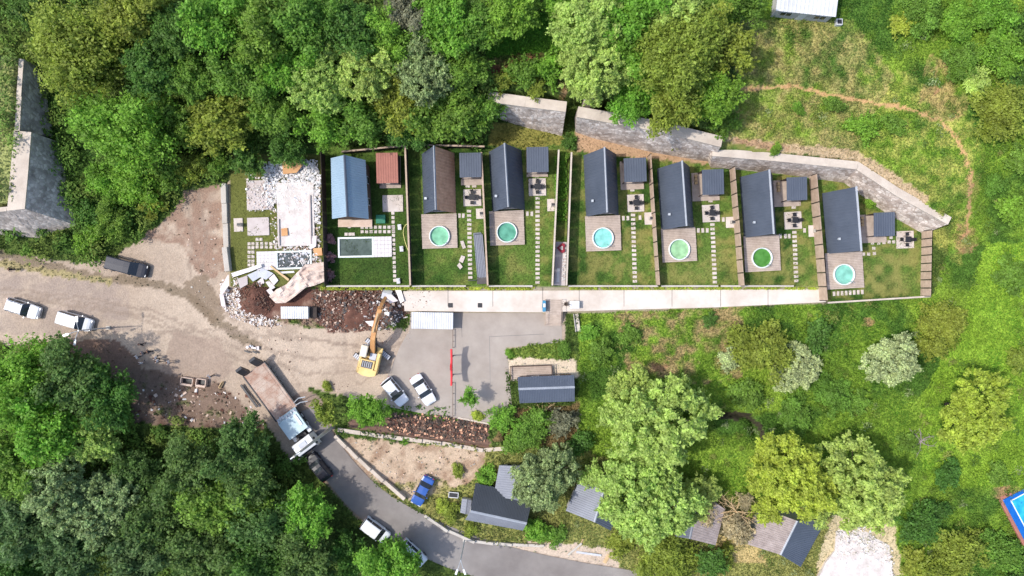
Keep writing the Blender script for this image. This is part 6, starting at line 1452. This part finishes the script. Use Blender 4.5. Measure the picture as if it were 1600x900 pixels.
def bare(name, label, px, py, r, n, m, up, seed):
    rd = random.Random(seed); b = PT(px, py, up); o = thing(name, label, 'branches', b); z0 = up
    MB().tube([(0, 0, -.3), (.05, .05, z0 * .6), (0, 0, z0)], [.14, .1, .06], 6).obj('stem', m, o)
    for i in range(n):
        a = 6.283 * i / n + rd.uniform(-.3, .3); L = r * K * rd.uniform(.6, 1.1); mb = MB(); p = Vector((0, 0, z0 * rd.uniform(.7, 1))); d_ = Vector((math.cos(a), math.sin(a), rd.uniform(-.05, .35)))
        pts = [p]
        for k in range(4): d_ = (d_ + Vector((rd.uniform(-.35, .35), rd.uniform(-.35, .35), rd.uniform(-.15, .1)))).normalized(); pts.append(pts[-1] + d_ * L / 4)
        mb.tube(pts, [.065, .05, .04, .03, .018], 5)
        for q in pts[1:4]:
            for s in range(2): e = Vector((rd.uniform(-1, 1), rd.uniform(-1, 1), rd.uniform(-.1, .4))) * L * .28; mb.tube([q, q + e], [.025, .012], 4)
        mb.obj('branch', m, o)
bare('leafless_vine', 'leafless tan branches radiating between the two right cottages', 1152, 800, 42, 16, 'pale_wood', 3.2, 1)
bare('fallen_branches', 'grey leafless branches on the grass below the lone lime tree', 1440, 690, 30, 8, 'worn_grey', .5, 2)
bare('fallen_branches', 'brown dead branches beside the corrugated shed', 845, 645, 26, 10, 'pale_wood', .5, 3)
# planting strip in front of the gardens
def strip(name, label, x0, x1, y0, y1, n, kind, size=.1, h=.35, seed=0):
    g = np.random.default_rng(seed); x = g.uniform(x0, x1, n); y = g.uniform(y0, y1, n); cl = np.clip((fbm(x / 5, y / 3, seed) - .3) * 3, 0, 1.2); k = cl > .25; x, y, cl = x[k], y[k], cl[k]
    f = (H - TZ) / H; p = np.stack([(x - 800) * K * f, (450 - y) * K * f, TZ + g.random(len(x)) * h * cl], 1)
    V, F = cards(p, np.stack([g.normal(0, .6, len(x)), g.normal(0, .6, len(x)), np.full(len(x), .8)], 1), size * g.uniform(.6, 1.4, len(x)))
    o = bpy.data.objects.new(name, npmesh(name, V, F, [MATS['leaf_' + kind]])); COL.objects.link(o); o['kind'] = 'stuff'; o['label'] = label; o['category'] = 'plants'
strip('hedge_plants', 'yellowish low plants along the front of the left gardens', 500, 835, 448.5, 453, 5200, 'yellow', seed=1)
strip('hedge_plants', 'yellowish low plants along the front of the right gardens', 890, 1280, 448.5, 452.5, 6000, 'yellow', seed=2)
strip('aisle_plants', 'green plants filling the aisle between the garden rows', 867, 885, 245, 345, 3000, 'bright', .12, .5, seed=3)
import collections
cnt = collections.Counter(o['label'] for o in bpy.data.objects if o.parent is None and 'label' in o.keys())
print('DUP LABELS', [k for k, v in cnt.items() if v > 1]); print('LONG', [k for k in cnt if not 4 <= len(k.split()) <= 16])
